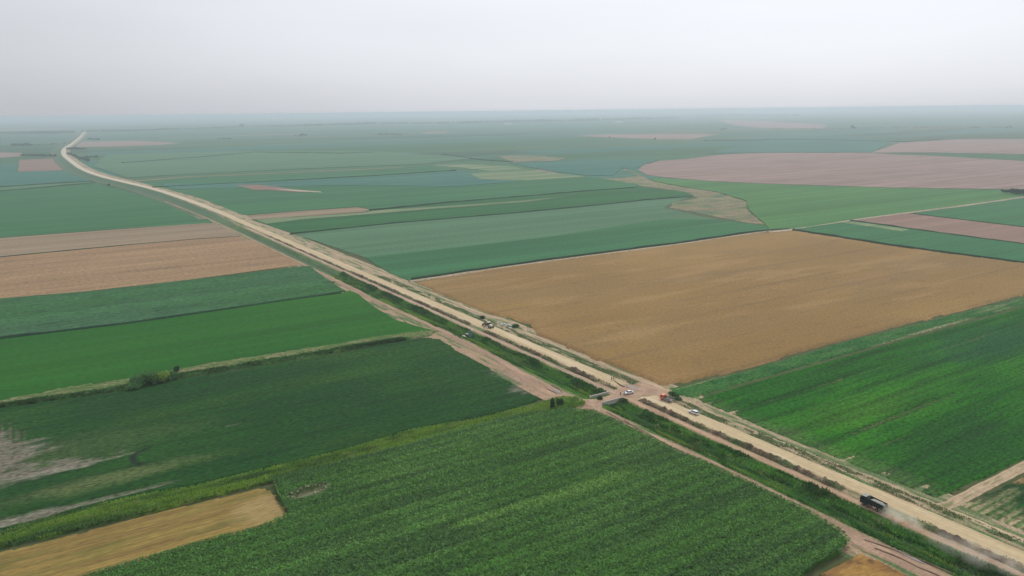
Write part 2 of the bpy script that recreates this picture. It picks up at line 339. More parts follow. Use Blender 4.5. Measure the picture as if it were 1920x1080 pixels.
# side track between the two green fields at the right
def px_strip(name, pts, wid, z, mat, cfun, label, cat, kind, seg=2.0, cross=5, jag=.3, seed=0, prof=None):
    q = np.array([W(*p) for p in pts]); d = np.r_[0, np.cumsum(np.linalg.norm(np.diff(q, axis=0), axis=1))]
    k = np.arange(0, d[-1], seg); xy = np.stack([np.interp(k, d, q[:, 0]), np.interp(k, d, q[:, 1])], -1)
    if len(xy) > 12:                        # soften corners
        for _ in range(4): xy[1:-1] = (xy[:-2] + 2 * xy[1:-1] + xy[2:]) / 4
    tg = np.gradient(xy, axis=0); tg /= np.linalg.norm(tg, axis=1)[:, None] + 1e-9; nn = np.stack([-tg[:, 1], tg[:, 0]], -1)
    ww = (np.interp(k, d, wid) if hasattr(wid, '__len__') else np.full(k.shape, wid)) / 2
    u = np.linspace(-1, 1, cross + 1); j = (fbm(k / 4, k * 0, seed) - .5) * 2 * jag
    jw = (1 + (fbm(k / 3, k * 0 + 5, seed + 2) - .5) * jag / max(.2, float(np.mean(ww))))
    V = np.zeros((len(k), cross + 1, 3)); V[..., :2] = xy[:, None] + nn[:, None] * ((ww * jw)[:, None] * u + j[:, None])[..., None]
    pr = prof(u) if prof is not None else np.minimum(1, (1 - abs(u)) * 4)
    zz = z(k[:, None] + 0 * u, (u * ww.mean())[None] + 0 * k[:, None]) if callable(z) else z
    V[..., 2] = .02 + pr[None] * zz
    A, B = V.shape[:2]; idx = np.arange(A * B).reshape(A, B)
    Fq = np.stack([idx[:-1, :-1], idx[:-1, 1:], idx[1:, 1:], idx[1:, :-1]], -1).reshape(-1, 4)
    C = cfun(k[:, None] + 0 * u[None], 0 * k[:, None] + u[None])
    o = mesh_np(name, V, Fq, mat, C.reshape(-1, 3)); return tag(o, label, cat, kind=kind)
def c_side(k, u):
    c = mix((.45, .34, .22), (.20, .20, .09), ss(.45, .65, fbm(k / 6, u * 2, 61)) * ss(.6, .2, abs(u)))
    return mix(c, (.30, .21, .14), ss(.2, .0, abs(abs(u) - .55)) * .5)
px_strip('dirt_track', [(1752, 955), (1779, 948), (1840, 915), (1925, 872), (2080, 800)], [6, 4.5, 4.2, 4.2, 4.2], .2, MAT['dirt'], c_side, 'pale farm track running off right between two green fields', 'track', 'structure', 1.5, 8, .3, 71)

# earth banks with clods
def c_bank(s, t, u):
    c = mix((.20, .14, .095), (.11, .08, .055), ss(.35, .65, fbm(s / 1.6, t / .8, 71)))
    c = mix(c, (.08, .14, .045), ss(.48, .68, fbm(s / 7, t / 1.2, 72)) * .85)
    return mix(c, (.33, .25, .17), ss(.62, .75, fbm(s / 2.5, t / .7, 73)) * .7)
def bank(s0, s1, tl, tr, h, seed, label):
    z = lambda s, t, u: h * (.25 + 1.3 * fbm(s / 1.3, t / .9, seed, 2)) * (.35 + .9 * ss(.25, .5, fbm(s / 11, t * 0, seed + 3)))
    o = ribbon('earth_bank', s0, s1, tl, tr, z, MAT['soil'], c_bank, .6, 10, prof=lambda u: np.sin(np.pi * u) ** .8, jag=.5, seed=seed)
    o.location.z = .25
    return tag(o, label, 'earth bank', 'long heaps of dug earth beside the road', 'structure')
bank(14, 21, -7.4, -5.0, 1.1, 81, 'short dark earth heap just left of the white car at the crossing')
bank(26, 49, -7.8, -5.0, 1.3, 82, 'dark earth bank below the two standing workers')
bank(52, 127, -7.6, -5.5, 1.1, 83, 'long brown earth bank between the workers and the road grader')
bank(143, 330, -7.7, -5.4, 1.1, 84, 'long brown earth bank along the road beyond the grader')
bank(336, 560, -8.2, -5.8, 1.0, 85, 'farthest brown earth bank fading along the road')
bank(-99, -2, -7.9, -5.3, 1.2, 86, 'brown clod bank between sandy road and truck track, ahead of the dump truck')
bank(-330, -124, -7.9, -5.8, .9, 87, 'brown clod bank in the corner behind the dump truck')

# ---------------------------------------------------------------- crops
def grid_crop(name, label, pts, cell, hf, cf, mat, cat, st=False, kind='stuff', bot=0.0, ragged=.6):
    poly = np.array([p if st else ST(*p) for p in pts], float)
    s = np.arange(poly[:, 0].min(), poly[:, 0].max() + cell, cell); t = np.arange(poly[:, 1].min(), poly[:, 1].max() + cell, cell)
    S2, T2 = np.meshgrid(s, t, indexing='ij')
    rs_ = (fbm(S2 / 5, T2 / 5, 3) - .5) * 2 * ragged; rt_ = (fbm(S2 / 5 + 40, T2 / 5, 4) - .5) * 2 * ragged
    ins = inside(S2 + rs_, T2 + rt_, poly)
    cellin = ins[:-1, :-1] & ins[1:, :-1] & ins[:-1, 1:] & ins[1:, 1:]
    cnt = np.zeros(S2.shape, int); cnt[:-1, :-1] += cellin; cnt[1:, :-1] += cellin; cnt[:-1, 1:] += cellin; cnt[1:, 1:] += cellin
    Z = hf(S2, T2); Z = np.where(cnt < 4, bot, Z)
    C = cf(S2, T2)
    j = (np.random.RandomState(3).rand(*S2.shape, 2) - .5) * cell * .5
    V = P(S2 + j[..., 0], T2 + j[..., 1], 0, False); V[..., 2] = Z
    A, B = S2.shape; idx = np.arange(A * B).reshape(A, B)
    Fq = np.stack([idx[:-1, :-1], idx[:-1, 1:], idx[1:, 1:], idx[1:, :-1]], -1)[cellin]
    used = np.unique(Fq); mp = np.full(A * B, -1); mp[used] = np.arange(len(used))
    o = mesh_np(name, V.reshape(-1, 3)[used], mp[Fq], mat, C.reshape(-1, 3)[used], smooth=False)
    tag(o, label, cat, kind=kind); return o, poly
def scatter(name, label, cat, mat, pts, size, cols, leaves=3, spread_=1.0, parent=None, kind='stuff', seed=1, flat=.55):
    """leaf tufts: every point gets a few upward leaning pointed leaves"""
    r = np.random.RandomState(seed); N = len(pts); size = np.broadcast_to(size, (N,))
    V = np.zeros((N, leaves, 3, 3)); C = np.zeros((N, leaves, 3, 3))
    for k in range(leaves):
        a = r.rand(N) * 6.283; L = size * (.7 + .6 * r.rand(N)); el_ = .35 + flat * r.rand(N)
        wd = L * .30; ca, sa = np.cos(a), np.sin(a)
        b0 = pts + np.stack([-sa * wd, ca * wd, np.zeros(N)], -1); b1 = pts + np.stack([sa * wd, -ca * wd, np.zeros(N)], -1)
        tip = pts + np.stack([ca * L * spread_ * np.cos(el_), sa * L * spread_ * np.cos(el_), L * np.sin(el_)], -1)
        V[:, k, 0], V[:, k, 1], V[:, k, 2] = b0, b1, tip
        C[:, k] = (cols * (.8 + .4 * r.rand(N, 1)))[:, None]
    Fq = np.arange(N * leaves * 3).reshape(-1, 3)
    o = mesh_np(name, V.reshape(-1, 3), Fq, mat, C.reshape(-1, 3), parent)
    return tag(o, label, cat, kind=kind)
def ell(s, t, c, a, b, soft=.5, seed=0, nz=.6):      # ragged oval patch: a along the rows, b across, metres
    s0, t0 = ST(*c) if isinstance(c, tuple) else c
    d = np.hypot((t - t0) / a, (s - s0) / b) + (fbm(s / 5, t / 9, 90 + seed) - .5) * nz
    return ss(1, 1 - soft, d)

# maize in the foreground
corn_poly = [(512, 907), (640, 872), (750, 845), (873, 809), (973, 785), (1057, 773), (1113, 777), (1140, 788), (1207, 821), (1280, 857), (1313, 870), (1403, 912), (1513, 965), (1580, 1006), (1594, 1022), (1575, 1042), (1535, 1062), (1500, 1090), (1400, 1160), (1150, 1330), (-100, 1330), (-150, 1180), (100, 1110), (193, 1080), (323, 1042), (400, 1019), (483, 999), (543, 972), (524, 938)]
def h_corn(s, t): return 1.9 + .6 * (np.random.RandomState(1).rand(*s.shape) - .5) + .5 * (fbm(s / 6, t / 25, 7) - .5) - .5 * ss(.62, .8, fbm(s / 2.5, t / 60, 17)) - 1.6 * ell(s, t, (578, 930), 9, 4.5)
def c_corn(s, t, k=.92):
    c = mix(CORN_G, (.075, .185, .032), ss(.4, .7, fbm(s / 14, t / 40, 21)))
    c = mix(c, (.034, .095, .018), ss(.5, .75, fbm(s / 5, t / 70, 22)) * .7); c = mix(c, (.034, .095, .018), ss(.75, .95, np.abs(np.sin(s * math.pi / 5.6 + vn(t / 60, s * 0, 3)))) * .5)
    y = np.maximum(ell(s, t, (1090, 925), 38, 4.5, .6, 1, .5), ell(s, t, (930, 975), 22, 3.5, .6, 2, .5)) * .95
    y = np.maximum(y, ell(s, t, (730, 900), 16, 4, .7, 3) * .45); y = np.maximum(y, ell(s, t, (640, 970), 30, 2, .7, 4) * .35)
    c = mix(c, (.10, .22, .035), y); b_ = ell(s, t, (578, 930), 9, 4.5, .5, 5)
    return mix(c * k, (.25, .22, .14), b_ * .8)
o, cp = grid_crop('maize_crop', 'tall dark green maize field filling the foreground', corn_poly, .75, h_corn, c_corn, MAT['corn'], 'field', bot=.05)
r = np.random.RandomState(7); N = 300000
q = np.stack([r.uniform(cp[:, 0].min(), cp[:, 0].max(), N), r.uniform(cp[:, 1].min(), cp[:, 1].max(), N)], -1)
q[:, 0] = np.round(q[:, 0] / .8) * .8 + r.normal(0, .12, N)
q = q[inside(q[:, 0], q[:, 1], cp)]
q = q[ell(q[:, 0], q[:, 1], (578, 930), 9, 4.5, .5, 5) < r.rand(len(q))]
pz = P(q[:, 0], q[:, 1], 0, False); pz[:, 2] = 1.75 + .35 * r.rand(len(q))
cc = c_corn(q[:, 0], q[:, 1], 1) * np.array([1.75, 1.5, 2.0]) * (.8 + 1.25 * r.rand(len(q), 1) ** 2)
scatter('maize_leaves', 'pale arching maize leaves over the foreground field', 'leaves', MAT['leaf'], pz, .62, cc, 2, 1.0, seed=5, flat=.35)

# stubble patch bottom left
def c_stub(s, t):
    c = mix((.27, .19, .055), (.20, .135, .045), ss(.4, .7, fbm(s / 1.6, t / 40, 31))); c = mix(c, (.14, .13, .035), ss(.55, .75, fbm(s / 3, t / 30, 32)) * .7)
    return mix(c, (.34, .25, .11), ell(s, t, (505, 955), 14, 14, .6, 3) * .7)
grid_crop('straw_stubble', 'golden straw stubble field in the bottom left corner', [(-220, 1085), (0, 1034), (167, 994), (333, 951), (497, 914), (512, 922), (530, 945), (542, 966), (525, 982), (483, 997), (400, 1017), (323, 1040), (193, 1078), (100, 1108), (-150, 1176), (-400, 1240)], .8, lambda s, t: .25 + .1 * vn(s / .9, t / 6, 3), c_stub, MAT['stubble'], 'field')

# dark green soybean field
soy_poly = [(-160, 795), (0, 762), (67, 758), (233, 734), (333, 712), (500, 685), (640, 662), (690, 651), (800, 633), (826, 636), (850, 652), (885, 672), (920, 690), (950, 712), (975, 728), (1005, 742), (1018, 749), (1005, 755), (907, 784), (773, 809), (640, 849), (500, 882), (383, 912), (267, 932), (133, 962), (0, 1001), (-220, 1052)]
PALE = (.235, .215, .165)
ring = [ST(*p) for p in ((276, 844), (262, 849), (252, 854), (247, 862), (253, 870), (263, 874))]
def bare_soy(s, t):
    m = ell(s, t, (45, 890), 34, 10, .8, 1, 1.0); m = np.maximum(m, ell(s, t, (155, 872), 27, 1.8, .9, 2, .8) * .85)
    m = np.maximum(m, ell(s, t, (30, 835), 15, 2.2, .6, 3) * .8); m = np.maximum(m, ell(s, t, (110, 958), 48, 1.9, .6, 4, .5)); m = np.maximum(m, ell(s, t, (0, 985), 26, 4, .5, 5))
    m = np.maximum(m, ell(s, t, (0, 850), 6, 30, .6, 6) * .8); m = np.maximum(m, ell(s, t, (985, 728), 15, 9, .9, 7, 1.1) * .75); m = np.maximum(m, ell(s, t, (935, 702), 9, 14, .9, 8, 1.1) * .55)
    m = np.maximum(m, ell(s, t, (435, 800), 6, .8, .5, 9) * .6); m = np.maximum(m, ell(s, t, (940, 752), 22, .7, .6, 10) * .5); m = np.maximum(m, ell(s, t, (-120, 900), 40, 40, .6, 11))
    return m
def h_soy(s, t): return (.55 + .28 * (np.random.RandomState(2).rand(*s.shape) - .5) + .18 * vn(s / .9, t / 9, 4)) * (1 - .85 * bare_soy(s, t)) - .3 * ss(1.6, .4, pldist(s, t, ring))
def c_soy(s, t):
    c = mix((.011, .055, .010), (.017, .070, .011), ss(.4, .7, fbm(s / 20, t / 60, 41)))
    c = mix(c, (.008, .036, .008), ss(.5, .72, fbm(s / 1.6, t / 25, 42)) * .6); c = mix(c, (.040, .095, .014), ss(.55, .8, fbm(s / 14, t / 45, 43)) * .35)
    c = mix(c, (.13, .15, .06), np.maximum(ell(s, t, (190, 905), 45, 9, .9, 12), ell(s, t, (120, 850), 60, 20, .9, 14) * .4) * .6)
    m = bare_soy(s, t); m = ss(.22, .90, m + (fbm(s / .9, t / 7, 47, 2) - .5) * .7 * ss(.02, .3, m)); stripe = .75 + .25 * ss(.3, .7, vn(s / 1.1, t / 40, 44)); c = mix(c, mix(PALE, (.145, .130, .095), vn(s / 2, t / 14, 5)), m * stripe)
    c = mix(c, (.012, .02, .014), ss(1.6, .6, pldist(s, t, ring)) * .9)
    cross_ = ell(s, t, (5, 850), 9, 34, .5, 6); c = mix(c, (.15, .12, .09), cross_ * ss(.55, .8, np.sin(t * 2.6) * .5 + .5) * .8)
    return c
grid_crop('soybean_crop', 'dark green soybean field with pale bare patches at its left end', soy_poly, .9, h_soy, c_soy, MAT['soy'], 'field')

# bright green rows at the right
r1 = [(1302, 749), (1345, 768), (1385, 786), (1513, 839), (1647, 894), (1713, 920), (1750, 937), (1768, 934), (1815, 912), (1925, 862), (2100, 780), (2300, 650), (2000, 550), (1920, 575), (1863, 592), (1713, 632), (1547, 679), (1413, 716)]
def c_row(s, t):
    c = mix((.013, .102, .005), (.026, .142, .006), ss(.4, .7, fbm(s / 18, t / 60, 51)))
    tram = ss(.80, .95, np.abs(np.sin(s * math.pi / 13.0 + .6 * vn(t / 50, s * 0, 4)))) * ss(.25, .6, fbm(s / 9, t / 60, 52))
    c = mix(c, (.006, .040, .005), tram * .6); c = mix(c, (.007, .042, .005), ss(.86, .97, np.abs(np.sin(s * math.pi / 3.1 + .9 * vn(t / 60, s * 0, 14)))) * ss(.40, .62, fbm(s / 6, t / 45, 57)) * .6); c = mix(c, (.009, .056, .006), ss(.52, .72, fbm(s / 2.0, t / 22, 53)) * .6)
    c = mix(c, (.060, .155, .012), np.maximum(ell(s, t, (1620, 770), 55, 16, .8, 3), ell(s, t, (1560, 860), 18, 12, .8, 4)) * .35)
    c = mix(c, (.012, .070, .020), ell(s, t, (1860, 640), 80, 25, .6, 5) * .7); c = mix(c, (.010, .055, .008), ell(s, t, (1800, 850), 70, 25, .7, 8) * .6)
    e = ss(24, 4, t - 7 + 10 * fbm(s / 10, t / 10, 55)); return mix(c, (.12, .13, .07), e * .45)
grid_crop('green_row_crop', 'bright green row crop with dark tramlines right of the crossing', r1, .9, lambda s, t: .5 + .25 * (np.random.RandomState(3).rand(*s.shape) - .5) - .3 * ss(.86, .97, np.abs(np.sin(s * math.pi / 13.0 + .6 * vn(t / 50, s * 0, 4)))) - .25 * ss(.55, .75, fbm(s / 1.5, t / 80, 54)), c_row, MAT['soy'], 'field')
def c_str(s, t):
    c = mix((.040, .130, .028), (.022, .100, .020), ss(.4, .7, fbm(s / 4, t / 12, 61))); return mix(c, (.26, .24, .13), np.maximum(ss(.62, .8, fbm(s / 2, t / 40, 62)) * .6, ell(s, t, (1760, 615), 50, 1.2, .5, 4) * .8))
grid_crop('green_weed_strip', 'lighter green weedy strip along the lower edge of the wheat', [(1250, 729), (1262, 742), (1300, 748), (1413, 714), (1547, 677), (1713, 630), (1863, 590), (1920, 573), (2000, 548), (2000, 534), (1920, 557), (1780, 592), (1580, 642), (1413, 692), (1280, 723)], 1.0, lambda s, t: .6 + .5 * (np.random.RandomState(4).rand(*s.shape) - .5), c_str, MAT['soy'], 'field')
# small field in the right corner
def c_cor(s, t):
    c = mix((.011, .058, .010), (.007, .040, .008), ss(.45, .7, fbm(s / 1.3, t / 60, 65)))
    m = np.clip(1.25 - (t - 8) / 22 + (fbm(s / 5, t / 12, 66) - .5) * 1.6, 0, 1); st_ = ss(.35, .65, np.sin(s * 2.4) * .5 + .5)
    c = mix(c, mix((.38, .31, .18), (.10, .17, .05), st_), m * .85); return mix(c, (.30, .19, .09), ell(s, t, (1915, 895), 9, 5, .5, 3) * .7)
grid_crop('green_row_crop', 'dark green field with patchy rows in the right corner below the farm track', [(1797, 950), (1850, 925), (1925, 890), (2080, 815), (2300, 900), (2200, 1120), (1925, 1002), (1860, 975)], .8, lambda s, t: .4 + .25 * (np.random.RandomState(5).rand(*s.shape) - .5), c_cor, MAT['soy'], 'field')
# golden patch bottom edge
def c_gold(s, t):
    c = mix((.33, .19, .055), (.24, .13, .045), ss(.4, .7, fbm(s / 5, t / 9, 68))); return mix(c, (.10, .06, .035), ss(.60, .70, fbm(s / 3.5 + t / 9, t / 3 - s / 9, 69)) * .8)
grid_crop('ripe_barley', 'golden brown barley patch at the bottom edge below the maize', [(1520, 1092), (1545, 1070), (1585, 1050), (1612, 1037), (1640, 1050), (1700, 1079), (1790, 1125), (1900, 1200), (1300, 1250)], .8, lambda s, t: .7 + .3 * vn(s, t, 6), c_gold, MAT['wheat'], 'field')

# ripe wheat field
wh = [(772, 530), (817, 550), (900, 585), (925, 593), (960, 599), (989, 609), (1001, 628), (1030, 642), (1100, 671), (1177, 701), (1213, 714), (1228, 722), (1241, 728), (1280, 720), (1413, 690), (1580, 640), (1780, 590), (1920, 555), (2000, 532), (2200, 470), (2200, 520), (1925, 495), (1680, 463), (1547, 442), (1487, 433), (1413, 438), (1280, 458), (1040, 489), (900, 509)]
def c_wh(s, t):
    c = mix((.285, .176, .058), (.240, .146, .050), ss(.3, .75, fbm(s / 80, t / 120, 71)))
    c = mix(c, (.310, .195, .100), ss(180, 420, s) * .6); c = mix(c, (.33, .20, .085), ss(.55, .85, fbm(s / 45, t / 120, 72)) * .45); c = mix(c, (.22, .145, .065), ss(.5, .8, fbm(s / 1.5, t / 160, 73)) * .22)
    c = mix(c, (.17, .11, .05), ss(.985, .9995, np.abs(np.sin(s * math.pi / 37 + .5 + 1.2 * vn(s / 60, s * 0, 6)))) * ss(.3, .6, fbm(s / 40, t / 90, 79)) * .55); c = mix(c, (.225, .150, .062), ss(.45, .75, fbm(s / 26, t / 50, 77)) * .5); c = mix(c, (.34, .215, .090), ss(.56, .8, fbm(s / 12, t / 60, 78)) * .5)
    c = mix(c, (.15, .09, .045), ss(.68, .80, fbm(s / 3, t / 12, 74)) * .35); return mix(c, (.20, .115, .05), ss(9, 0, t - 11 + 5 * (fbm(s / 4, t / 4, 76) - .5)) * .6)
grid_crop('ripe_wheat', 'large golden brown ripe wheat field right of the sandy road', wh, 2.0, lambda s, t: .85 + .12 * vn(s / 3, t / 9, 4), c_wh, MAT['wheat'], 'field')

# grassy strips between fields
L3 = [(-220, 1052), (0, 1003), (133, 963), (267, 933), (383, 913), (500, 883), (640, 850), (773, 810), (907, 787), (1010, 760), (1040, 750), (1060, 747), (1083, 749), (1098, 758), (1092, 765), (1067, 769), (1015, 775), (940, 792), (840, 820), (750, 842), (640, 871), (500, 909), (367, 942), (233, 975), (100, 1008), (0, 1030), (-220, 1085)]
def c_bankg(s, t):
    c = mix((.120, .200, .028), (.075, .145, .024), ss(.4, .65, fbm(s / 2.5, t / 12, 81))); c = mix(c, (.16, .20, .06), ss(.55, .75, fbm(s / 2, t / 5, 82)) * .6)
    return mix(c, (.03, .075, .025), ss(.58, .72, fbm(s / 2.2, t / 18, 83)) * .7)
o, l3 = grid_crop('grassy_bank', 'yellow green grassy ditch bank between soybean and maize fields', L3, .8, lambda s, t: .7 + 1.0 * (fbm(s / 1.8, t / 3, 8) - .3), c_bankg, MAT['soy'], 'bank', kind='stuff')
L5 = [(-160, 788), (0, 753), (133, 727), (250, 710), (350, 690), (500, 667), (640, 645), (700, 634), (800, 621), (823, 621), (812, 630), (800, 633), (690, 650), (640, 661), (500, 684), (333, 711), (233, 733), (67, 758), (0, 768), (-160, 806)]
hedge = [ST(*p) for p in ((-100, 785), (0, 765), (67, 755), (233, 730), (333, 708), (500, 681), (640, 658), (690, 648), (760, 638))]
def c_reed(s, t):
    c = mix((.125, .160, .055), (.080, .135, .038), ss(.4, .65, fbm(s / 2.5, t / 12, 84))); c = mix(c, (.24, .20, .12), ss(.55, .75, fbm(s / 2, t / 7, 85)) * .6)
    return mix(c, (.045, .110, .028), ss(3.6, 1.8, pldist(s, t, hedge)))
grid_crop('reed_bank', 'tan reeds and dark weeds along the ditch behind the soybean field', L5, .9, lambda s, t: .6 + .9 * fbm(s / 1.8, t / 3, 8) + .8 * ss(2.8, 1.0, pldist(s, t, hedge)) * ss(.2, .6, fbm(s / 3, t / 14, 88)) , c_reed, MAT['soy'], 'bank')
def scat_poly(poly, n, seed):
    r = np.random.RandomState(seed); q = np.stack([r.uniform(poly[:, 0].min(), poly[:, 0].max(), n), r.uniform(poly[:, 1].min(), poly[:, 1].max(), n)], -1)
    return q[inside(q[:, 0], q[:, 1], poly)]
q = scat_poly(l3, 30000, 5); pz = P(q[:, 0], q[:, 1], .9, False)
scatter('bank_grass', 'tall bright grass tufts on the bank between soybean and maize', 'grass', MAT['leaf'], pz, .8, c_bankg(q[:, 0], q[:, 1]) * 2.0, 3, .6, seed=8, flat=.9)
r = np.random.RandomState(9); k = r.rand(9000) * (len(hedge) - 1); i = k.astype(int); hp = np.array(hedge)
q = hp[i] * (1 - (k - i))[:, None] + hp[i + 1] * (k - i)[:, None] + r.normal(0, .7, (9000, 2)); pz = P(q[:, 0], q[:, 1], .9, False); pz[:, 2] += r.rand(9000) * .8 * ss(.3, .6, fbm(q[:, 0] / 3, q[:, 1] / 14, 88))
scatter('hedge_weeds', 'dark green scrub line along the ditch behind the soybean field', 'scrub', MAT['leaf'], pz, .9, np.tile([[.06, .145, .03]], (9000, 1)), 3, .8, seed=9, flat=.9)

# ---------------------------------------------------------------- flat-topped farther fields
fm = lambda *a, **k: field_mat(*a, **k)
M_ = dict(
    green=fm('green', (.018, .105, .030), (.028, .130, .032), (.012, .070, .024), .35),
    bright=fm('bright', (.012, .092, .008), (.026, .125, .010), (.008, .066, .012), .35),
    mottle=fm('mottled', (.048, .125, .055), (.032, .125, .028), (.012, .045, .022), .8, 4, 16, .6),
    teal=fm('teal', HAZE_TEAL1, HAZE_TEAL2, (.026, .080, .050), .4, 10, 260),  # crop colour carries some of the distance haze as added blue
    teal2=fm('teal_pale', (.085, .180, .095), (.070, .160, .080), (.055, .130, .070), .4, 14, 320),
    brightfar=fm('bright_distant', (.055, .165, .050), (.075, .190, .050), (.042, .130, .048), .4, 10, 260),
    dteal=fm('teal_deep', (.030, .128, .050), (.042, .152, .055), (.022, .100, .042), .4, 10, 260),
    rough=fm('rough', (.19, .205, .09), (.27, .20, .13), (.13, .11, .08), .9, 12, 16, .6, (30, 22), (60, 34)),
    yel=fm('yellowish', (.20, .25, .12), (.13, .20, .09), (.28, .27, .18), .6, 8, 90, .25, (100, 30), (420, 70)),
    tan=fm('tan', (.285, .180, .095), (.335, .215, .115), (.17, .11, .065), .8, 3.2, 60, .4),
    tan2=fm('tan_dull', (.25, .185, .12), (.28, .21, .135), (.17, .13, .08), .6, 5, 160, .2),
    pink=fm('rosy_stubble', (.275, .185, .155), (.305, .210, .178), (.165, .120, .095), .75, 16, 130, .15, (500, 80)),
    brown=fm('bare_brown', (.225, .145, .112), (.26, .170, .128), (.17, .110, .085), .4, 10, 260, .12),
    dark=fm('dark_ditch', (.018, .055, .030), (.025, .070, .030), (.05, .09, .035), .5, 8, 30),
    pale=fm('pale_path', (.48, .40, .29), (.40, .33, .23), (.26, .24, .14), .5, 8, 30),
)
_cnt = [0]
def flat(name, label, pts, mat, h=.3, cat='field', kind='stuff'):
    _cnt[0] += 1; h = h + .008 * _cnt[0]
    q = [W(*p) for p in pts]
    # subdivide the outline and roughen it a little
    out = []
    for a, b in zip(q, q[1:] + q[:1]):
        L = np.linalg.norm(b - a); k = max(1, min(60, int(L / 18)))
        dist = np.linalg.norm(a); am = min(6, .0012 * dist) * (3.5 if mat in ('rough', 'yel') else 1.3)
        for i in range(k):
            p_ = a + (b - a) * i / k; out.append(p_ + (np.random.RandomState(int(abs(p_[0] * 7 + p_[1] * 3))).rand(2) - .5) * am if i else p_)
    n_ = len(out); tri = tessellate_polygon([[Vector((x, y, 0)) for x, y in out]])
    V = [(x, y, h) for x, y in out] + [(x, y, -.3) for x, y in out]
    me = bpy.data.meshes.new(name); fs = []
    for t_ in tri:
        a_, b_, c_ = (out[i] for i in t_); cr = (b_[0] - a_[0]) * (c_[1] - a_[1]) - (b_[1] - a_[1]) * (c_[0] - a_[0])
        fs.append(tuple(t_) if cr > 0 else tuple(t_)[::-1])
    fs += [(i, (i + 1) % n_, n_ + (i + 1) % n_, n_ + i) for i in range(n_)]
    me.from_pydata(V, [], fs); me.materials.append(M_[mat]); o = bpy.data.objects.new(name, me); col.objects.link(o)
    return tag(o, label, cat, kind=kind)
def ditch(label, pts, wd=2.0, z=1.0, mat='dark', name='boundary_weeds', cat='field edge'):
    q = [W(*p) for p in pts]; q = np.array(q); d = np.r_[0, np.cumsum(np.linalg.norm(np.diff(q, axis=0), axis=1))]
    k = np.linspace(0, d[-1], max(3, int(d[-1] / 8))); xy = np.stack([np.interp(k, d, q[:, 0]), np.interp(k, d, q[:, 1])], -1)
    tg = np.gradient(xy, axis=0); tg /= np.linalg.norm(tg, axis=1)[:, None]; nn = np.stack([-tg[:, 1], tg[:, 0]], -1)
    u = np.array([-1, -.5, .5, 1.]); wv = wd / 2 * (.7 + .6 * fbm(k / 25, k * 0, 7)); V = np.zeros((len(k), 4, 3)); V[..., :2] = xy[:, None] + nn[:, None] * (wv[:, None] * u)[..., None]
    _cnt[0] += 1
    V[..., 2] = (z * (.6 + .8 * fbm(k / 12, k * 0, 9)) + .013 * _cnt[0])[:, None] * np.array([0, 1, 1, 0]) + np.array([-.2, 0, 0, -.2]); idx = np.arange(len(k) * 4).reshape(-1, 4)
    Fq = np.stack([idx[:-1, :-1], idx[:-1, 1:], idx[1:, 1:], idx[1:, :-1]], -1).reshape(-1, 4)
    return tag(mesh_np(name, V, Fq, M_[mat]), label, cat, kind='stuff')
# left of the road
flat('green_crop', 'bright green field between the scrub line and the mottled field', [(-160, 668), (0, 637), (233, 609), (400, 585), (533, 565), (640, 551), (655, 545), (672, 552), (695, 572), (740, 600), (795, 616), (823, 622), (700, 633), (640, 645), (500, 667), (350, 690), (250, 710), (133, 727), (0, 753), (-160, 788)], 'bright')
flat('young_maize', 'mottled blue green field below the tan stubble', [(-160, 585), (0, 562), (167, 548), (333, 529), (567, 501), (582, 501), (600, 516), (628, 536), (648, 547), (533, 563), (400, 583), (233, 607), (0, 635), (-160, 666)], 'mottle', .9)
ditch('dark weed line between mottled and bright green fields', [(-160, 667), (0, 635), (233, 608), (400, 584), (533, 564), (640, 550)], 1.8, 1.2)
flat('straw_stubble', 'orange tan stubble field left of the road, striped by combing', [(-160, 508), (0, 483), (200, 464), (367, 449), (450, 444), (500, 463), (567, 497), (333, 528), (167, 547), (0, 562), (-160, 584)], 'tan', .3)
flat('straw_stubble', 'duller upper strip of the tan stubble left of the road', [(-160, 468), (0, 447), (200, 432), (383, 419), (400, 419), (450, 443), (367, 448), (200, 463), (0, 482), (-160, 507)], 'tan2', .3)
ditch('dark broken line across the tan stubble', [(-160, 508), (0, 482), (200, 463), (367, 449), (450, 444)], 1.4, .6)
flat('green_crop', 'wide blue green field above the tan stubble, left of the road', [(-160, 370), (0, 359), (100, 351), (178, 344), (250, 362), (312, 381), (390, 411), (400, 418), (200, 431), (0, 446), (-160, 467)], 'dteal')
flat('green_crop', 'thin dark green strip between two lines at the far left', [(-160, 362), (0, 352), (100, 345), (172, 341), (178, 343), (100, 350), (0, 358), (-160, 369)], 'teal2')
ditch('dark line at the top of the wide blue green field, far left', [(-160, 370), (0, 359), (100, 350), (178, 343)], 5, 1.5)
ditch('second dark line just above, far left', [(-160, 361), (0, 351), (100, 344), (175, 340)], 4, 1.5)
flat('green_crop', 'pale teal field below the small brown square', [(-160, 330), (0, 325), (35, 323), (128, 321), (150, 330), (172, 340), (100, 343), (0, 350), (-160, 360)], 'teal')
flat('bare_field', 'small square reddish brown bare field at the far left', [(36, 300), (104, 297), (126, 319), (34, 322)], 'brown', .2)
flat('bare_field', 'thin rosy strip left of the small brown square', [(-160, 290), (0, 286), (42, 287), (40, 293), (0, 296), (-160, 298)], 'pink', .2)
flat('bare_field', 'hazy rosy stubble strip beside the far bend of the road', [(140, 276), (152, 266), (250, 264), (342, 268), (300, 272), (200, 275)], 'pink', .2)
flat('bare_field', 'thin rosy strip near the horizon at the left edge', [(-160, 246), (0, 243), (130, 240), (140, 241), (0, 246), (-160, 249)], 'pink', .2)
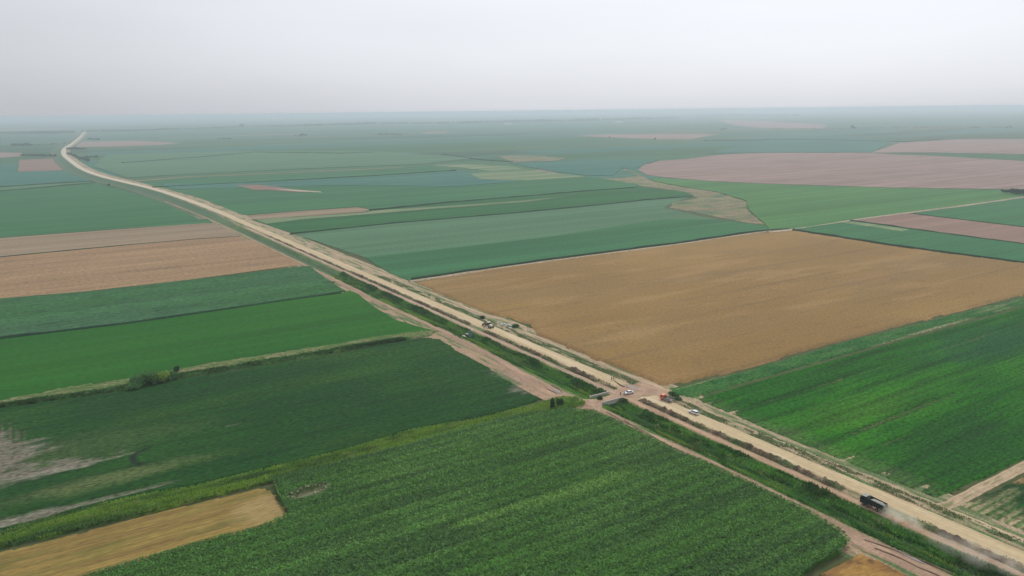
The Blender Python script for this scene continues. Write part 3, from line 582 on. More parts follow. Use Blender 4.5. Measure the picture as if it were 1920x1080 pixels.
# right of the road
flat('green_crop', 'deep green field just above the wheat, right of the road', [(683, 483), (867, 463), (1040, 443), (1242, 412), (1350, 412), (1438, 424), (1445, 431), (1413, 437), (1280, 457), (1040, 488), (900, 508), (768, 527), (730, 512)], 'dteal')
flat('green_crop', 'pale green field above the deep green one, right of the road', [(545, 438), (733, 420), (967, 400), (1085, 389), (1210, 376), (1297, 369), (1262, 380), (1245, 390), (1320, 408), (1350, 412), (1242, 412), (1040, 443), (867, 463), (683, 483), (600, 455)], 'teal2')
ditch('long dark line across the green fields above the wheat', [(545, 440), (733, 420), (967, 400), (1085, 389), (1210, 376), (1297, 369)], 2.6, 1.5)
flat('green_crop', 'green strip behind the long dark line, tan wedge at its end', [(470, 412), (555, 410), (680, 402), (705, 395), (830, 382), (955, 371), (1085, 360), (1192, 352), (1215, 353), (1285, 360), (1300, 368), (1210, 375), (1085, 388), (967, 399), (733, 419), (545, 437)], 'green')
flat('straw_stubble', 'tan wedge of stubble pointing right beside the far road', [(462, 405), (480, 403), (580, 395), (670, 389), (694, 394), (680, 398), (555, 407), (480, 412)], 'tan2', .3)
flat('weedy_strip', 'pale yellowish strip trailing the tan wedge', [(480, 413), (555, 408), (680, 400), (700, 396), (860, 386), (980, 377), (1060, 370), (980, 380), (860, 389), (700, 402), (560, 413), (500, 421)], 'yel', .62)
ditch('dark line behind the tan wedge', [(694, 395), (830, 381), (955, 371), (1085, 360), (1192, 352)], 4, 1.6)
flat('green_crop', 'wide blue green field far right of the road below a tan line', [(262, 342), (350, 333), (475, 328), (630, 321), (755, 315), (805, 311), (868, 327), (905, 337), (1010, 338), (1097, 332), (1122, 334), (1197, 346), (1190, 352), (1085, 360), (955, 370), (830, 380), (694, 393), (670, 388), (580, 394), (455, 404), (370, 370)], 'dteal')
flat('green_crop', 'paler teal band inside the far blue green field', [(300, 345), (480, 343), (705, 331), (870, 320), (900, 336), (980, 340), (860, 350), (620, 348), (480, 352), (330, 356)], 'teal', .66)
ditch('thin dark line through the far blue green fields', [(285, 352), (480, 342), (705, 330), (855, 320)], 4, 1.6)
ditch('long thin tan line across the far fields', [(250, 340), (350, 332), (475, 327), (630, 320), (755, 314)], 11, .5, 'tan2')
flat('flooded_patch', 'pale wet bare sliver in the far green field', [(440, 348), (480, 347), (520, 351), (545, 356), (605, 361), (560, 361), (500, 357), (478, 357)], 'brown', .7)
flat('flooded_patch', 'white streak edging the wet sliver', [(515, 355), (545, 356), (600, 360), (605, 362), (560, 360)], 'pale', .75)
flat('rough_patch', 'yellowish rough patch in the middle distance', [(805, 310), (870, 308), (955, 312), (1035, 324), (1097, 331), (1010, 337), (960, 339), (905, 337), (890, 331), (867, 327), (920, 321), (860, 314)], 'yel', .1)
flat('rough_grassland', 'brown and yellow rough grassland winding between far green fields', [(1122, 333), (1160, 335), (1197, 330), (1167, 317), (1172, 317), (1205, 330), (1222, 340), (1285, 352), (1340, 360), (1397, 377), (1402, 395), (1435, 422), (1400, 418), (1335, 405), (1255, 390), (1260, 380), (1310, 372), (1283, 360), (1210, 350), (1135, 338)], 'rough', .1)
flat('stubble_field', 'huge rosy brown stubble field at the right in the distance', [(1197, 319), (1210, 310), (1235, 302), (1285, 299), (1322, 294), (1372, 289), (1440, 287), (1590, 287), (1740, 292), (1915, 302), (2100, 312), (2100, 368), (1920, 356), (1665, 352), (1440, 345), (1335, 340), (1260, 334), (1215, 329)], 'pink', .3)
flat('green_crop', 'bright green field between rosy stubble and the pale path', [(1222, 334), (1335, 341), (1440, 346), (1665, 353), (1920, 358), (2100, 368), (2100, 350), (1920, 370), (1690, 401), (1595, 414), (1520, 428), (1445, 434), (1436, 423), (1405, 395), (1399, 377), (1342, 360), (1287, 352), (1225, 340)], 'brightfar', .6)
flat('green_crop', 'teal field above the reddish strip at the right edge', [(1712, 401), (1920, 374), (2100, 352), (2100, 450), (1920, 426)], 'dteal', .6)
flat('bare_field', 'reddish brown bare strip slanting to the right edge', [(1597, 414), (1690, 402), (1712, 402), (1920, 427), (2100, 451), (2100, 484), (1920, 459), (1790, 442), (1640, 421)], 'brown', .2)
flat('green_crop', 'teal strip between the wheat and the reddish strip', [(1490, 431), (1595, 416), (1640, 422), (1790, 443), (1920, 460), (2100, 485), (2100, 520), (1920, 494), (1680, 462), (1547, 441)], 'dteal', .8)
flat('weedy_strip', 'yellow green sliver along the reddish strip', [(1575, 419), (1597, 417), (1640, 423), (1705, 433), (1690, 436), (1640, 428)], 'yel', .95)
ditch('dark edge along the upper right side of the wheat', [(1487, 432), (1547, 441), (1680, 462), (1920, 494), (2100, 519)], 2.5, 1.3)
ditch('dark edge below the reddish strip', [(1595, 415), (1640, 421), (1790, 442), (1920, 459), (2100, 484)], 3, 1.2)
ditch('dark edge along the far left side of the wheat', [(772, 526), (900, 507), (1040, 487), (1280, 456), (1413, 436), (1480, 431)], 1.6, 1.5)
ditch('narrow pale farm path slanting up to the right edge', [(1440, 436), (1487, 431), (1520, 427), (1595, 414), (1690, 401), (1800, 387), (1920, 370), (2100, 345)], 5, .5, 'pale', 'farm_path', 'path')
ditch('pale path along the top edge of the wheat', [(768, 529), (900, 509), (1040, 489), (1280, 458), (1413, 438), (1445, 434)], 2.6, .5, 'pale', 'farm_path', 'path')
flat('stubble_field', 'rosy field at the upper right beyond a teal strip', [(1637, 286), (1687, 268), (1800, 261), (1920, 261), (2100, 262), (2100, 293), (1920, 289), (1740, 286)], 'pink', .3)
flat('stubble_field', 'rosy strip in the centre distance with a pointed right end', [(1080, 255), (1135, 252), (1350, 251), (1297, 261), (1225, 261), (1145, 258)], 'pink', .3)
flat('stubble_field', 'faint rosy field near the horizon right of centre', [(1347, 225), (1440, 228), (1550, 234), (1545, 241), (1440, 241), (1380, 236)], 'pink', .3)
flat('stubble_field', 'tiny rosy strip near the horizon at centre', [(790, 248), (840, 246), (835, 250), (795, 251)], 'pink', .3)
flat('stubble_field', 'thin pinkish brown strip above the yellowish rough patch', [(930, 293), (1000, 292), (1060, 297), (1040, 302), (960, 304)], 'rough', .3)
flat('green_crop', 'broad teal field behind the yellowish rough patch', [(955, 306), (1040, 303), (1100, 300), (1235, 300), (1205, 310), (1190, 318), (1165, 316), (1150, 330), (1097, 329), (1035, 322)], 'teal', .5)
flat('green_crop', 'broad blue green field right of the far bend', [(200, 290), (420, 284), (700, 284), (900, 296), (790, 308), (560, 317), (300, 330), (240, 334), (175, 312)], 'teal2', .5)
flat('green_crop', 'hazy teal strip above the huge stubble field', [(1330, 288), (1440, 262), (1680, 262), (1635, 286), (1440, 286)], 'teal', .5)
ditch('dark thin line above the broad blue green field', [(230, 306), (340, 298), (480, 286), (640, 288), (700, 286)], 9, 1.8)
ditch('dark thin line in the right distance', [(1320, 264), (1500, 262), (1690, 266), (1760, 262)], 10, 1.8)
ditch('dark oblique ditch line in the centre distance', [(830, 290), (900, 300), (960, 304)], 9, 1.8)

# ---------------------------------------------------------------- tufts on the corridor
r = np.random.RandomState(21)
def corr(n, s0, s1, t0, t1, seed):
    r = np.random.RandomState(seed); return r.uniform(s0, s1, n), r.uniform(t0, t1, n), r
def czat(s, t):
    wob = (fbm(s / 14, t * 0, 5) - .5) * 2.2
    cn = ss(-23.5, -19.3, t + wob * .5) * (1 - ss(-17.2, -12.6, t + wob * .4)) * (1 - np.clip(ss(1, 3.2, s) * (1 - ss(11, 13.5, s)), 0, 1))
    return .1 - 1.9 * cn + cn * .5 * fbm(s / 3, t / 1.5, 8), cn
s, t, r = corr(46000, -200, 330, -24.8, -12.2, 31); keep = ~((s > .5) & (s < 13)); s, t = s[keep], t[keep]
z, cn = czat(s, t); d = fbm(s / 8, t / 1.6, 35); pz = P(s, t); pz[:, 2] = z
cl = mix((.085, .24, .032), (.045, .140, .026), ss(.42, .6, d)); cl = mix(cl, (.22, .36, .045), ss(.50, .64, fbm(s / 20, t / 3, 36)) * .8 * (t < -17)); cl = mix(cl, (.16, .13, .06), ss(.60, .7, fbm(s / 12, t / 1.1, 46)) * .5); cl = mix(cl, (.040, .110, .028), ss(-17.5, -14, t) * ss(.5, .7, fbm(s / 16, t * 0, 37)) * .8); cl = cl * 1.25
scatter('canal_grass', 'dense green grass and reeds growing in the drainage canal', 'grass', MAT['leaf'], pz, .45 + .45 * ss(.45, .7, d) + .7 * ss(-16.5, -13.5, t) * ss(.5, .7, fbm(s / 16, t * 0, 37)), cl, 3, .7, seed=11, flat=.9)
s, t, r = corr(26000, -200, 300, 3.2, 8.2, 32); m = (fbm(s / 7, t / 1.4, 38) > .47) & ~((s > -6) & (s < 12)) & ~((s > 112) & (s < 140)); m |= (s > 112) & (s < 140) & (fbm(s / 3, t / 2, 39) > .5); s, t = s[m], t[m]; pz = P(s, t, .25)
scatter('roadside_weeds', 'scattered green weeds on the right shoulder of the sandy road', 'weeds', MAT['leaf'], pz, .42, mix((.12, .24, .06), (.26, .28, .15), r.rand(len(s))), 3, .7, seed=12, flat=.9)
s, t, r = corr(14000, -200, 330, -8.4, -4.9, 33); m = (fbm(s / 6, t / 1.4, 40) > .52) & ~((s > -3) & (s < 13)) & ~((s > -122) & (s < -99)) & ~((s > 127) & (s < 143)); s, t = s[m], t[m]; pz = P(s, t, .7)
scatter('bank_weeds', 'sparse weeds growing on the earth bank beside the road', 'weeds', MAT['leaf'], pz, .4, mix((.10, .20, .05), (.22, .20, .12), r.rand(len(s))), 3, .7, seed=13, flat=.9)

# ================================================================= THINGS
class MB:
    def __init__(self): self.v = []; self.f = []
    def add(self, v, f):
        k = len(self.v); self.v += [tuple(p) for p in v]; self.f += [tuple(i + k for i in q) for q in f]; return self
    def box(self, x0, x1, y0, y1, z0, z1):
        return self.add([(x, y, z) for z in (z0, z1) for x, y in ((x0, y0), (x1, y0), (x1, y1), (x0, y1))], [(3, 2, 1, 0), (4, 5, 6, 7), (0, 1, 5, 4), (1, 2, 6, 5), (2, 3, 7, 6), (3, 0, 4, 7)])
    def prism(self, prof, y0, y1, inset=0, top=None):      # profile in x,z extruded across y; points above 'top' drawn in by inset
        n = len(prof); v = []
        for y, sg in ((y0, 1), (y1, -1)):
            for x, z in prof:
                k = inset if (top is not None and z > top) else 0; v.append((x, y + sg * k, z))
        return self.add(v, [tuple(range(n)), tuple(range(2 * n - 1, n - 1, -1))] + [((i + 1) % n, i, n + i, n + (i + 1) % n) for i in range(n)])
    def cyl(self, c, r, h, axis='y', n=16, r2=None):
        r2 = r if r2 is None else r2; v = []
        for k, rr in ((-h / 2, r), (h / 2, r2)):
            for i in range(n):
                a = 2 * math.pi * i / n; p = (math.cos(a) * rr, math.sin(a) * rr)
                v.append({'y': (c[0] + p[0], c[1] + k, c[2] + p[1]), 'z': (c[0] + p[0], c[1] + p[1], c[2] + k), 'x': (c[0] + k, c[1] + p[0], c[2] + p[1])}[axis])
        return self.add(v, [tuple(range(n))[::-1], tuple(range(n, 2 * n))] + [(i, (i + 1) % n, n + (i + 1) % n, n + i) for i in range(n)])
    def build(self, name, mat, parent=None, bevel=0, smooth=False):
        me = bpy.data.meshes.new(name); bm = bmesh.new()
        vs = [bm.verts.new(p) for p in self.v]
        for q in self.f:
            try: bm.faces.new([vs[i] for i in q])
            except ValueError: pass
        bmesh.ops.recalc_face_normals(bm, faces=bm.faces)
        if bevel: bmesh.ops.bevel(bm, geom=bm.edges, offset=bevel, segments=2, affect='EDGES', clamp_overlap=True)
        bm.to_mesh(me); bm.free(); me.materials.append(mat)
        if smooth: me.polygons.foreach_set('use_smooth', [True] * len(me.polygons))
        o = bpy.data.objects.new(name, me); col.objects.link(o)
        if parent: o.parent = parent
        return o
PM = dict(
    white=plain('white_paint', (.80, .80, .80), .3, .5, 0, .04), glass=plain('dark_glass', (.02, .025, .03), .08, .6), tyre=plain('tyre_rubber', (.02, .02, .02), .9),
    rim=plain('steel_rim', (.35, .35, .35), .4, .5, .6), dark=plain('dark_green_steel', (.018, .026, .024), .5, .4), darkin=plain('bed_inside_green', (.06, .10, .08), .7),
    black=plain('black_steel', (.015, .015, .017), .6), roofgrey=plain('dusty_roof', (.30, .30, .28), .7), load=plain('pale_sand_load', (.36, .36, .31), .95, .1, 0, .2, 1.5),
    orange=plain('orange_paint', (.70, .13, .05), .45, .4), roofor=plain('orange_roof', (.85, .28, .18), .5), grey=plain('grey_steel', (.22, .22, .23), .6), lamp=plain('lamp_glass', (.75, .75, .7), .1, .6),
    red=plain('tail_lamp_red', (.35, .02, .02), .3), machine=plain('dusty_machine', (.15, .11, .08), .7), cream=plain('cream_paint', (.75, .72, .62), .5), conc=plain('weathered_concrete', (.46, .43, .37), .9, .1, 0, .2, 2),
    bark=plain('bark', (.09, .065, .045), .95, .1), plate=plain('plate', (.6, .6, .58), .5), stone=plain('pale_rubble', (.55, .53, .48), .95, .1, 0, .25, 1.2), blue=plain('faded_blue_steel', (.16, .22, .27), .6),
    skin=plain('skin', (.42, .24, .16), .6), navy=plain('dark_cloth', (.018, .02, .03), .9), jean=plain('trouser_cloth', (.03, .035, .05), .9), redcloth=plain('reddish_cloth', (.40, .14, .10), .9), palecloth=plain('pale_cloth', (.5, .46, .4), .9), hair=plain('dark_hair', (.015, .011, .009), .8),
)
def wheel(parent, x, y, r, w_, name='wheel'):
    t_ = MB().cyl((x, y, r), r, w_, 'y', 20).build(name, PM['tyre'], parent, .03)
    sgn = 1 if y > 0 else -1
    MB().cyl((x, y + sgn * w_ * .5, r), r * .55, .04, 'y', 14).build('rim', PM['rim'], t_)
    return t_
def at(s, t, z=.42): return tuple(P(s, t, z).tolist())
HEAD = math.atan2(ES[1], ES[0])

# --- dump truck
tr = empty('dump_truck', at(-111.5, -9.9, .36), HEAD + R(1)); tr.scale = (.87, .95, 1.06); tag(tr, 'dark green dump truck with a load of pale sand, trailing dust on the track', 'truck')
MB().box(-4.3, 4.0, -.45, .45, .75, 1.05).build('chassis', PM['black'], tr, .02)
cab = MB().prism([(2.1, .85), (4.35, .85), (4.4, 1.9), (4.2, 2.95), (2.15, 3.0)], -1.22, 1.22, .10, 2.0).build('cab', PM['dark'], tr, .05)
MB().box(2.2, 4.12, -1.1, 1.1, 3.003, 3.1).build('cab_roof', PM['roofgrey'], cab, .03)
MB().add([(4.43, -1.05, 1.95), (4.43, 1.05, 1.95), (4.25, .98, 2.85), (4.25, -.98, 2.85), (4.38, -1.05, 1.95), (4.38, 1.05, 1.95), (4.2, .98, 2.85), (4.2, -.98, 2.85)], [(0, 1, 2, 3), (7, 6, 5, 4), (0, 4, 5, 1), (1, 5, 6, 2), (2, 6, 7, 3), (3, 7, 4, 0)]).build('windshield', PM['glass'], cab)
for sg in (-1, 1):
    MB().box(2.9, 3.95, sg * 1.19 - .03, sg * 1.19 + .03, 1.95, 2.75).build('side_window', PM['glass'], cab)
    MB().box(4.15, 4.3, sg * 1.42 - .12, sg * 1.42 + .12, 1.95, 2.5).build('mirror', PM['black'], cab, .02)
    MB().box(4.36, 4.44, sg * .95 - .2, sg * .95 + .2, 1.0, 1.25).build('headlight', PM['lamp'], cab)
    MB().box(-4.32, -4.24, sg * 1.0 - .15, sg * 1.0 + .15, .8, .98).build('tail_lamp', PM['red'], tr)
MB().box(4.36, 4.52, -1.2, 1.2, .55, .84).build('bumper', PM['black'], tr, .03)
bed = MB().box(-4.3, 1.85, -1.25, 1.25, 1.15, 1.3)
for sg in (-1, 1): bed.prism([(-4.3, 1.303), (1.85, 1.303), (1.85, 2.95), (-4.3, 2.65)], sg * 1.25 - (.1 if sg > 0 else 0), sg * 1.25 + (.1 if sg < 0 else 0))
bed_o = bed.build('cargo_bed', PM['dark'], tr)
MB().box(1.75, 1.85, -1.149, 1.149, 1.31, 3.1).build('headboard', PM['darkin'], bed_o)
MB().box(-4.44, -4.31, -1.2, 1.2, 1.25, 2.55).build('tailgate', PM['roofgrey'], bed_o, .02)
for k in range(7): MB().box(-3.9 + k * .9, -3.78 + k * .9, -1.33, -1.255, 1.3, 2.6).build('side_rib', PM['dark'], bed_o); 
ld = MB(); nx, ny = 18, 10; g_ = []
for i in range(nx + 1):
    for j_ in range(ny + 1):
        x = -4.18 + 5.8 * i / nx; y = -1.13 + 2.26 * j_ / ny; e = min(1, min(i, nx - i) / 4) * (1 - (2 * j_ / ny - 1) ** 2 * .7)
        g_.append((x, y, 2.05 + .75 * e + .05 * math.sin(i * 2.1 + j_ * 3.3)))
ld.add(g_, [(i * (ny + 1) + j_, (i + 1) * (ny + 1) + j_, (i + 1) * (ny + 1) + j_ + 1, i * (ny + 1) + j_ + 1) for i in range(nx) for j_ in range(ny)])
ld.build('sand_load', PM['load'], tr, 0, True)
for x in (3.2, 1.5, -2.0, -3.4):
    for sg in (-1, 1): wheel(tr, x, sg * 1.02, .52, .34)

# --- orange flatbed truck
ot = empty('flatbed_truck', at(-9.6, 1.6, .42), HEAD + R(6)); tag(ot, 'orange cab flatbed truck with grey deck parked on the sandy road', 'truck')
MB().box(-2.9, 1.6, -.4, .4, .55, .78).build('chassis', PM['black'], ot, .02)
c_ = MB().prism([(1.0, .6), (2.85, .6), (2.9, 1.35), (2.65, 2.2), (1.05, 2.25)], -1.0, 1.0, .08, 1.4).build('cab', PM['orange'], ot, .05)
MB().box(1.08, 2.6, -.93, .93, 2.253, 2.36).build('cab_roof', PM['roofor'], c_, .03)
MB().add([(2.93, -.85, 1.4), (2.93, .85, 1.4), (2.72, .8, 2.12), (2.72, -.8, 2.12), (2.88, -.85, 1.4), (2.88, .85, 1.4), (2.67, .8, 2.12), (2.67, -.8, 2.12)], [(0, 1, 2, 3), (7, 6, 5, 4), (0, 4, 5, 1), (1, 5, 6, 2), (2, 6, 7, 3), (3, 7, 4, 0)]).build('windshield', PM['glass'], c_)
for sg in (-1, 1):
    MB().box(1.5, 2.4, sg * .96 - .04, sg * .96 + .04, 1.4, 2.05).build('side_window', PM['glass'], c_)
    MB().box(2.85, 2.93, sg * .75 - .15, sg * .75 + .15, .75, .95).build('headlight', PM['lamp'], c_)
dk_ = MB().box(-3.0, .9, -1.08, 1.08, .9, 1.02).build('flatbed', PM['grey'], ot, .02)
for sg in (-1, 1): MB().box(-3.0, .9, sg * 1.12 - .03, sg * 1.12 + .03, .88, 1.35).build('side_board', PM['grey'], dk_)
MB().box(.78, .88, -1.05, 1.05, 1.03, 1.9).build('headboard', PM['machine'], dk_)
MB().box(-1.6, .3, -.7, .7, 1.03, 1.3).build('cargo', PM['machine'], ot, .05)
MB().box(2.86, 3.0, -.98, .98, .42, .6).build('bumper', PM['black'], ot, .02)
for x in (2.0, -1.9):
    for sg in (-1, 1): wheel(ot, x, sg * .86, .4, .26)

# --- cars
def car(kind, loc, rz, label):
    c = empty('parked_car', loc, rz); tag(c, label, 'car')
    if kind == 'wagon':
        L, low, glass = 2.2, [(-2.2, .35), (2.2, .35), (2.25, .62), (2.1, .82), (1.25, .97), (-2.15, 1.02), (-2.24, .7)], [(1.25, .96), (.55, 1.44), (-1.75, 1.47), (-2.13, 1.0)]
        roof = [(.62, 1.42), (.5, 1.50), (-1.7, 1.53), (-1.85, 1.42)]
    else:
        L, low, glass = 2.2, [(-2.2, .35), (2.2, .35), (2.25, .6), (2.1, .78), (1.2, .93), (-1.6, .98), (-2.2, .95), (-2.26, .65)], [(1.15, .92), (.45, 1.38), (-.95, 1.40), (-1.65, .97)]
        roof = [(.52, 1.36), (.4, 1.44), (-.85, 1.46), (-1.02, 1.36)]
    b_ = MB().prism(low, -.87, .87).build('body', PM['white'], c, .07)
    MB().prism(glass, -.80, .80, .10, 1.2).build('window', PM['glass'], c, .03)
    MB().prism(roof, -.70, .70).build('roof', PM['white'], b_, .03)
    for sg in (-1, 1):
        for x0, x1 in (((.95, .42), (-.15, -.15), (-1.15, -1.15)) if kind == 'wagon' else ((.9, .36), (-.25, -.25), (-1.45, -.95))):
            MB().add([(x0 - .03, sg * .815, .98), (x0 + .03, sg * .815, .98), (x1 + .03, sg * .72, 1.42), (x1 - .03, sg * .72, 1.42), (x0 - .03, sg * .78, .98), (x0 + .03, sg * .78, .98), (x1 + .03, sg * .69, 1.42), (x1 - .03, sg * .69, 1.42)], [(0, 1, 2, 3), (7, 6, 5, 4), (0, 4, 5, 1), (1, 5, 6, 2), (2, 6, 7, 3), (3, 7, 4, 0)]).build('pillar', PM['white'], b_)
        MB().box(2.12, 2.262, sg * .62 - .16, sg * .62 + .16, .64, .78).build('headlight', PM['lamp'], c, .01)
        MB().box(-2.27, -2.14, sg * .68 - .1, sg * .68 + .1, .7, .9).build('tail_lamp', PM['red'], c, .01)
        MB().box(.85, 1.02, sg * .97 - .07, sg * .97 + .07, .95, 1.08).build('mirror', PM['white'], c, .02)
        for x in (1.38, -1.35): wheel(c, x, sg * .80, .32, .2)
    MB().box(2.1, 2.275, -.8, .8, .3, .45).build('bumper', PM['grey'], c, .02)
    MB().box(-2.29, -2.2, -.26, .26, .5, .62).build('number_plate', PM['plate'], c)
    return c
car('wagon', at(-26.3, .6, .42), HEAD + R(4), 'white estate car standing on the sandy road, right of the orange truck')
car('sedan', at(5.6, -6.0, .47), ROT + math.pi - R(8), 'white saloon car standing at the dirt crossing')

# --- motor grader
gd = empty('road_grader', at(131.5, -.7, .42), HEAD + R(4)); tag(gd, 'dusty road grader with a white cab roof working on the sandy road', 'grader')
MB().box(.2, 4.6, -.22, .22, 1.5, 1.95).build('frame', PM['machine'], gd, .04)
MB().box(4.1, 4.9, -.8, .8, .7, 1.5).build('front_axle', PM['machine'], gd, .04)
bl = MB()
for i in range(8):
    a0_, a1_ = -.9 + i * .22, -.9 + (i + 1) * .22
    for (aa) in ((a0_, a1_),):
        p0 = (2.2 - .5 * math.cos(aa[0]), .75 + .55 * math.sin(aa[0])); p1 = (2.2 - .5 * math.cos(aa[1]), .75 + .55 * math.sin(aa[1]))
        bl.add([(p0[0], -1.8, p0[1]), (p0[0], 1.8, p0[1]), (p1[0], 1.8, p1[1]), (p1[0], -1.8, p1[1]), (p0[0] + .06, -1.8, p0[1]), (p0[0] + .06, 1.8, p0[1]), (p1[0] + .06, 1.8, p1[1]), (p1[0] + .06, -1.8, p1[1])], [(0, 1, 2, 3), (7, 6, 5, 4), (0, 4, 5, 1), (2, 6, 7, 3), (0, 3, 7, 4), (1, 5, 6, 2)])
bl.build('blade', PM['grey'], gd)
MB().cyl((2.2, 0, 1.25), .75, .12, 'z', 20).build('turntable', PM['black'], gd)
cb = MB().prism([(-.9, 1.5), (.5, 1.5), (.45, 3.0), (-.8, 3.0)], -.75, .75).build('cab', PM['glass'], gd, .03)
MB().box(-1.0, .65, -.9, .9, 3.003, 3.15).build('cab_roof', PM['cream'], cb, .03)
for x in (-.85, .42):
    for sg in (-1, 1): MB().box(x - .05, x + .05, sg * .76 - .04, sg * .76 + .04, 1.5, 3.0).build('cab_post', PM['machine'], cb)
MB().box(-3.3, -.95, -.6, .6, 1.1, 2.05).build('engine_hood', PM['cream'], gd, .08)
MB().cyl((-1.6, .3, 2.4), .07, .8, 'z', 10).build('exhaust', PM['black'], gd)
for x in (4.5, -1.4, -2.9):
    for sg in (-1, 1): wheel(gd, x, sg * 1.02, .66, .42)

# --- people
def person(loc, rz, label, pose='stand', top='navy', bottom='jean', group=None):
    p = empty('person', loc, rz); tag(p, label, 'person', group)
    k = {'stand': 0, 'step': .16, 'lean': .05}[pose]; ar = {'stand': .06, 'step': .22, 'lean': .3}[pose]
    J = {'pel': (0, 0, .95, .145, .11), 'wa': (0, 0, 1.12, .13, .10), 'ch': (.01, 0, 1.32, .165, .115), 'nk': (.01, 0, 1.49, .06, .06), 'hd0': (.02, 0, 1.57, .075, .075), 'hd1': (.02, 0, 1.66, .088, .08), 'hd2': (.015, 0, 1.74, .06, .06)}
    E_ = [('pel', 'wa'), ('wa', 'ch'), ('ch', 'nk'), ('nk', 'hd0'), ('hd0', 'hd1'), ('hd1', 'hd2')]
    for sg, q in ((-1, 'r'), (1, 'l')):
        st_ = k * sg
        J.update({'hp' + q: (0, sg * .10, .88, .095, .095), 'kn' + q: (st_ * .6 + .03, sg * .11, .49, .06, .06), 'an' + q: (st_ * 1.0, sg * .12, .09, .042, .042), 'to' + q: (st_ + .16, sg * .14, .04, .04, .035),
                  'sh' + q: (.0, sg * .20, 1.42, .06, .06), 'el' + q: (-.03 - st_ * .5, sg * (.24 + ar * .2), 1.13, .042, .042), 'wr' + q: (.08 - st_ * .6 + ar * .3, sg * .25, .89 + ar * .5, .028, .028), 'hn' + q: (.11 - st_ * .6 + ar * .35, sg * .245, .80 + ar * .55, .034, .022)})
        E_ += [('pel', 'hp' + q), ('hp' + q, 'kn' + q), ('kn' + q, 'an' + q), ('an' + q, 'to' + q), ('ch', 'sh' + q), ('sh' + q, 'el' + q), ('el' + q, 'wr' + q), ('wr' + q, 'hn' + q)]
    def skin(name, keys, mat, grow, parent):
        keys = [x for x in J if x in keys]; ix = {x: i for i, x in enumerate(keys)}
        me = bpy.data.meshes.new(name); me.from_pydata([J[x][:3] for x in keys], [(ix[a], ix[b]) for a, b in E_ if a in ix and b in ix], [])
        ob = bpy.data.objects.new(name, me); col.objects.link(ob)
        md = ob.modifiers.new('skin', 'SKIN'); md.use_smooth_shade = True; ob.modifiers.new('sub', 'SUBSURF').levels = 1
        lay = me.skin_vertices[0].data if me.skin_vertices else None
        if lay is None:
            bm = bmesh.new(); bm.from_mesh(me); bm.verts.layers.skin.verify(); bm.to_mesh(me); bm.free(); lay = me.skin_vertices[0].data
        for i, x in enumerate(keys): lay[i].radius = (J[x][3] + grow, J[x][4] + grow); lay[i].use_root = (i == 0)
        dg = bpy.context.evaluated_depsgraph_get(); dg.update(); nm = bpy.data.meshes.new_from_object(ob.evaluated_get(dg)); bpy.data.objects.remove(ob)
        nm.materials.clear(); nm.materials.append(mat); o2 = bpy.data.objects.new(name, nm); col.objects.link(o2); o2.parent = parent; return o2
    skin('body', set(J), PM['skin'], 0, p)
    skin('shirt', {'pel', 'wa', 'ch', 'shr', 'shl', 'elr', 'ell', 'wrr', 'wrl'}, PM[top], .022, p)
    skin('trousers', {'pel', 'hpr', 'hpl', 'knr', 'knl', 'anr', 'anl'}, PM[bottom], .03, p)
    MB().cyl((.005, 0, 1.745), .095, .10, 'z', 12, .055).build('hair', PM['hair'], p, .02)
    for sg in (-1, 1): MB().box(-.06 + k * sg, .22 + k * sg, sg * .13 - .05, sg * .13 + .05, 0, .09).build('shoe', PM['black'], p, .02)
    return p
wg = 'workers standing on the road'
q = ST(1146.5, 714.5); person(at(q[0], q[1], .42), R(20), 'person in dark clothes standing on the sandy road, left one of the pair', 'stand')
q = ST(1149.8, 714.5); person(at(q[0], q[1], .42), R(190), 'person in dark clothes at the road, between a dark figure and one in red', 'lean')
q = ST(1153.0, 714.0); person(at(q[0], q[1], .42), R(160), 'person in a reddish shirt standing right of the dark clothed pair', 'stand', 'redcloth', 'palecloth')
q = ST(1163.4, 743.6); person(at(q[0], q[1], .47), R(-60), 'person in dark clothes standing on the dirt crossing left of the saloon', 'step')
q = ST(1171.2, 743.0); person(at(q[0], q[1], .47), R(80), 'person in pale clothes close to the left end of the white saloon', 'stand', 'palecloth', 'palecloth')
q = ST(907.5, 618.0); person(at(q[0], q[1], .42), R(-30), 'person in dark clothes standing beside the road grader', 'lean')

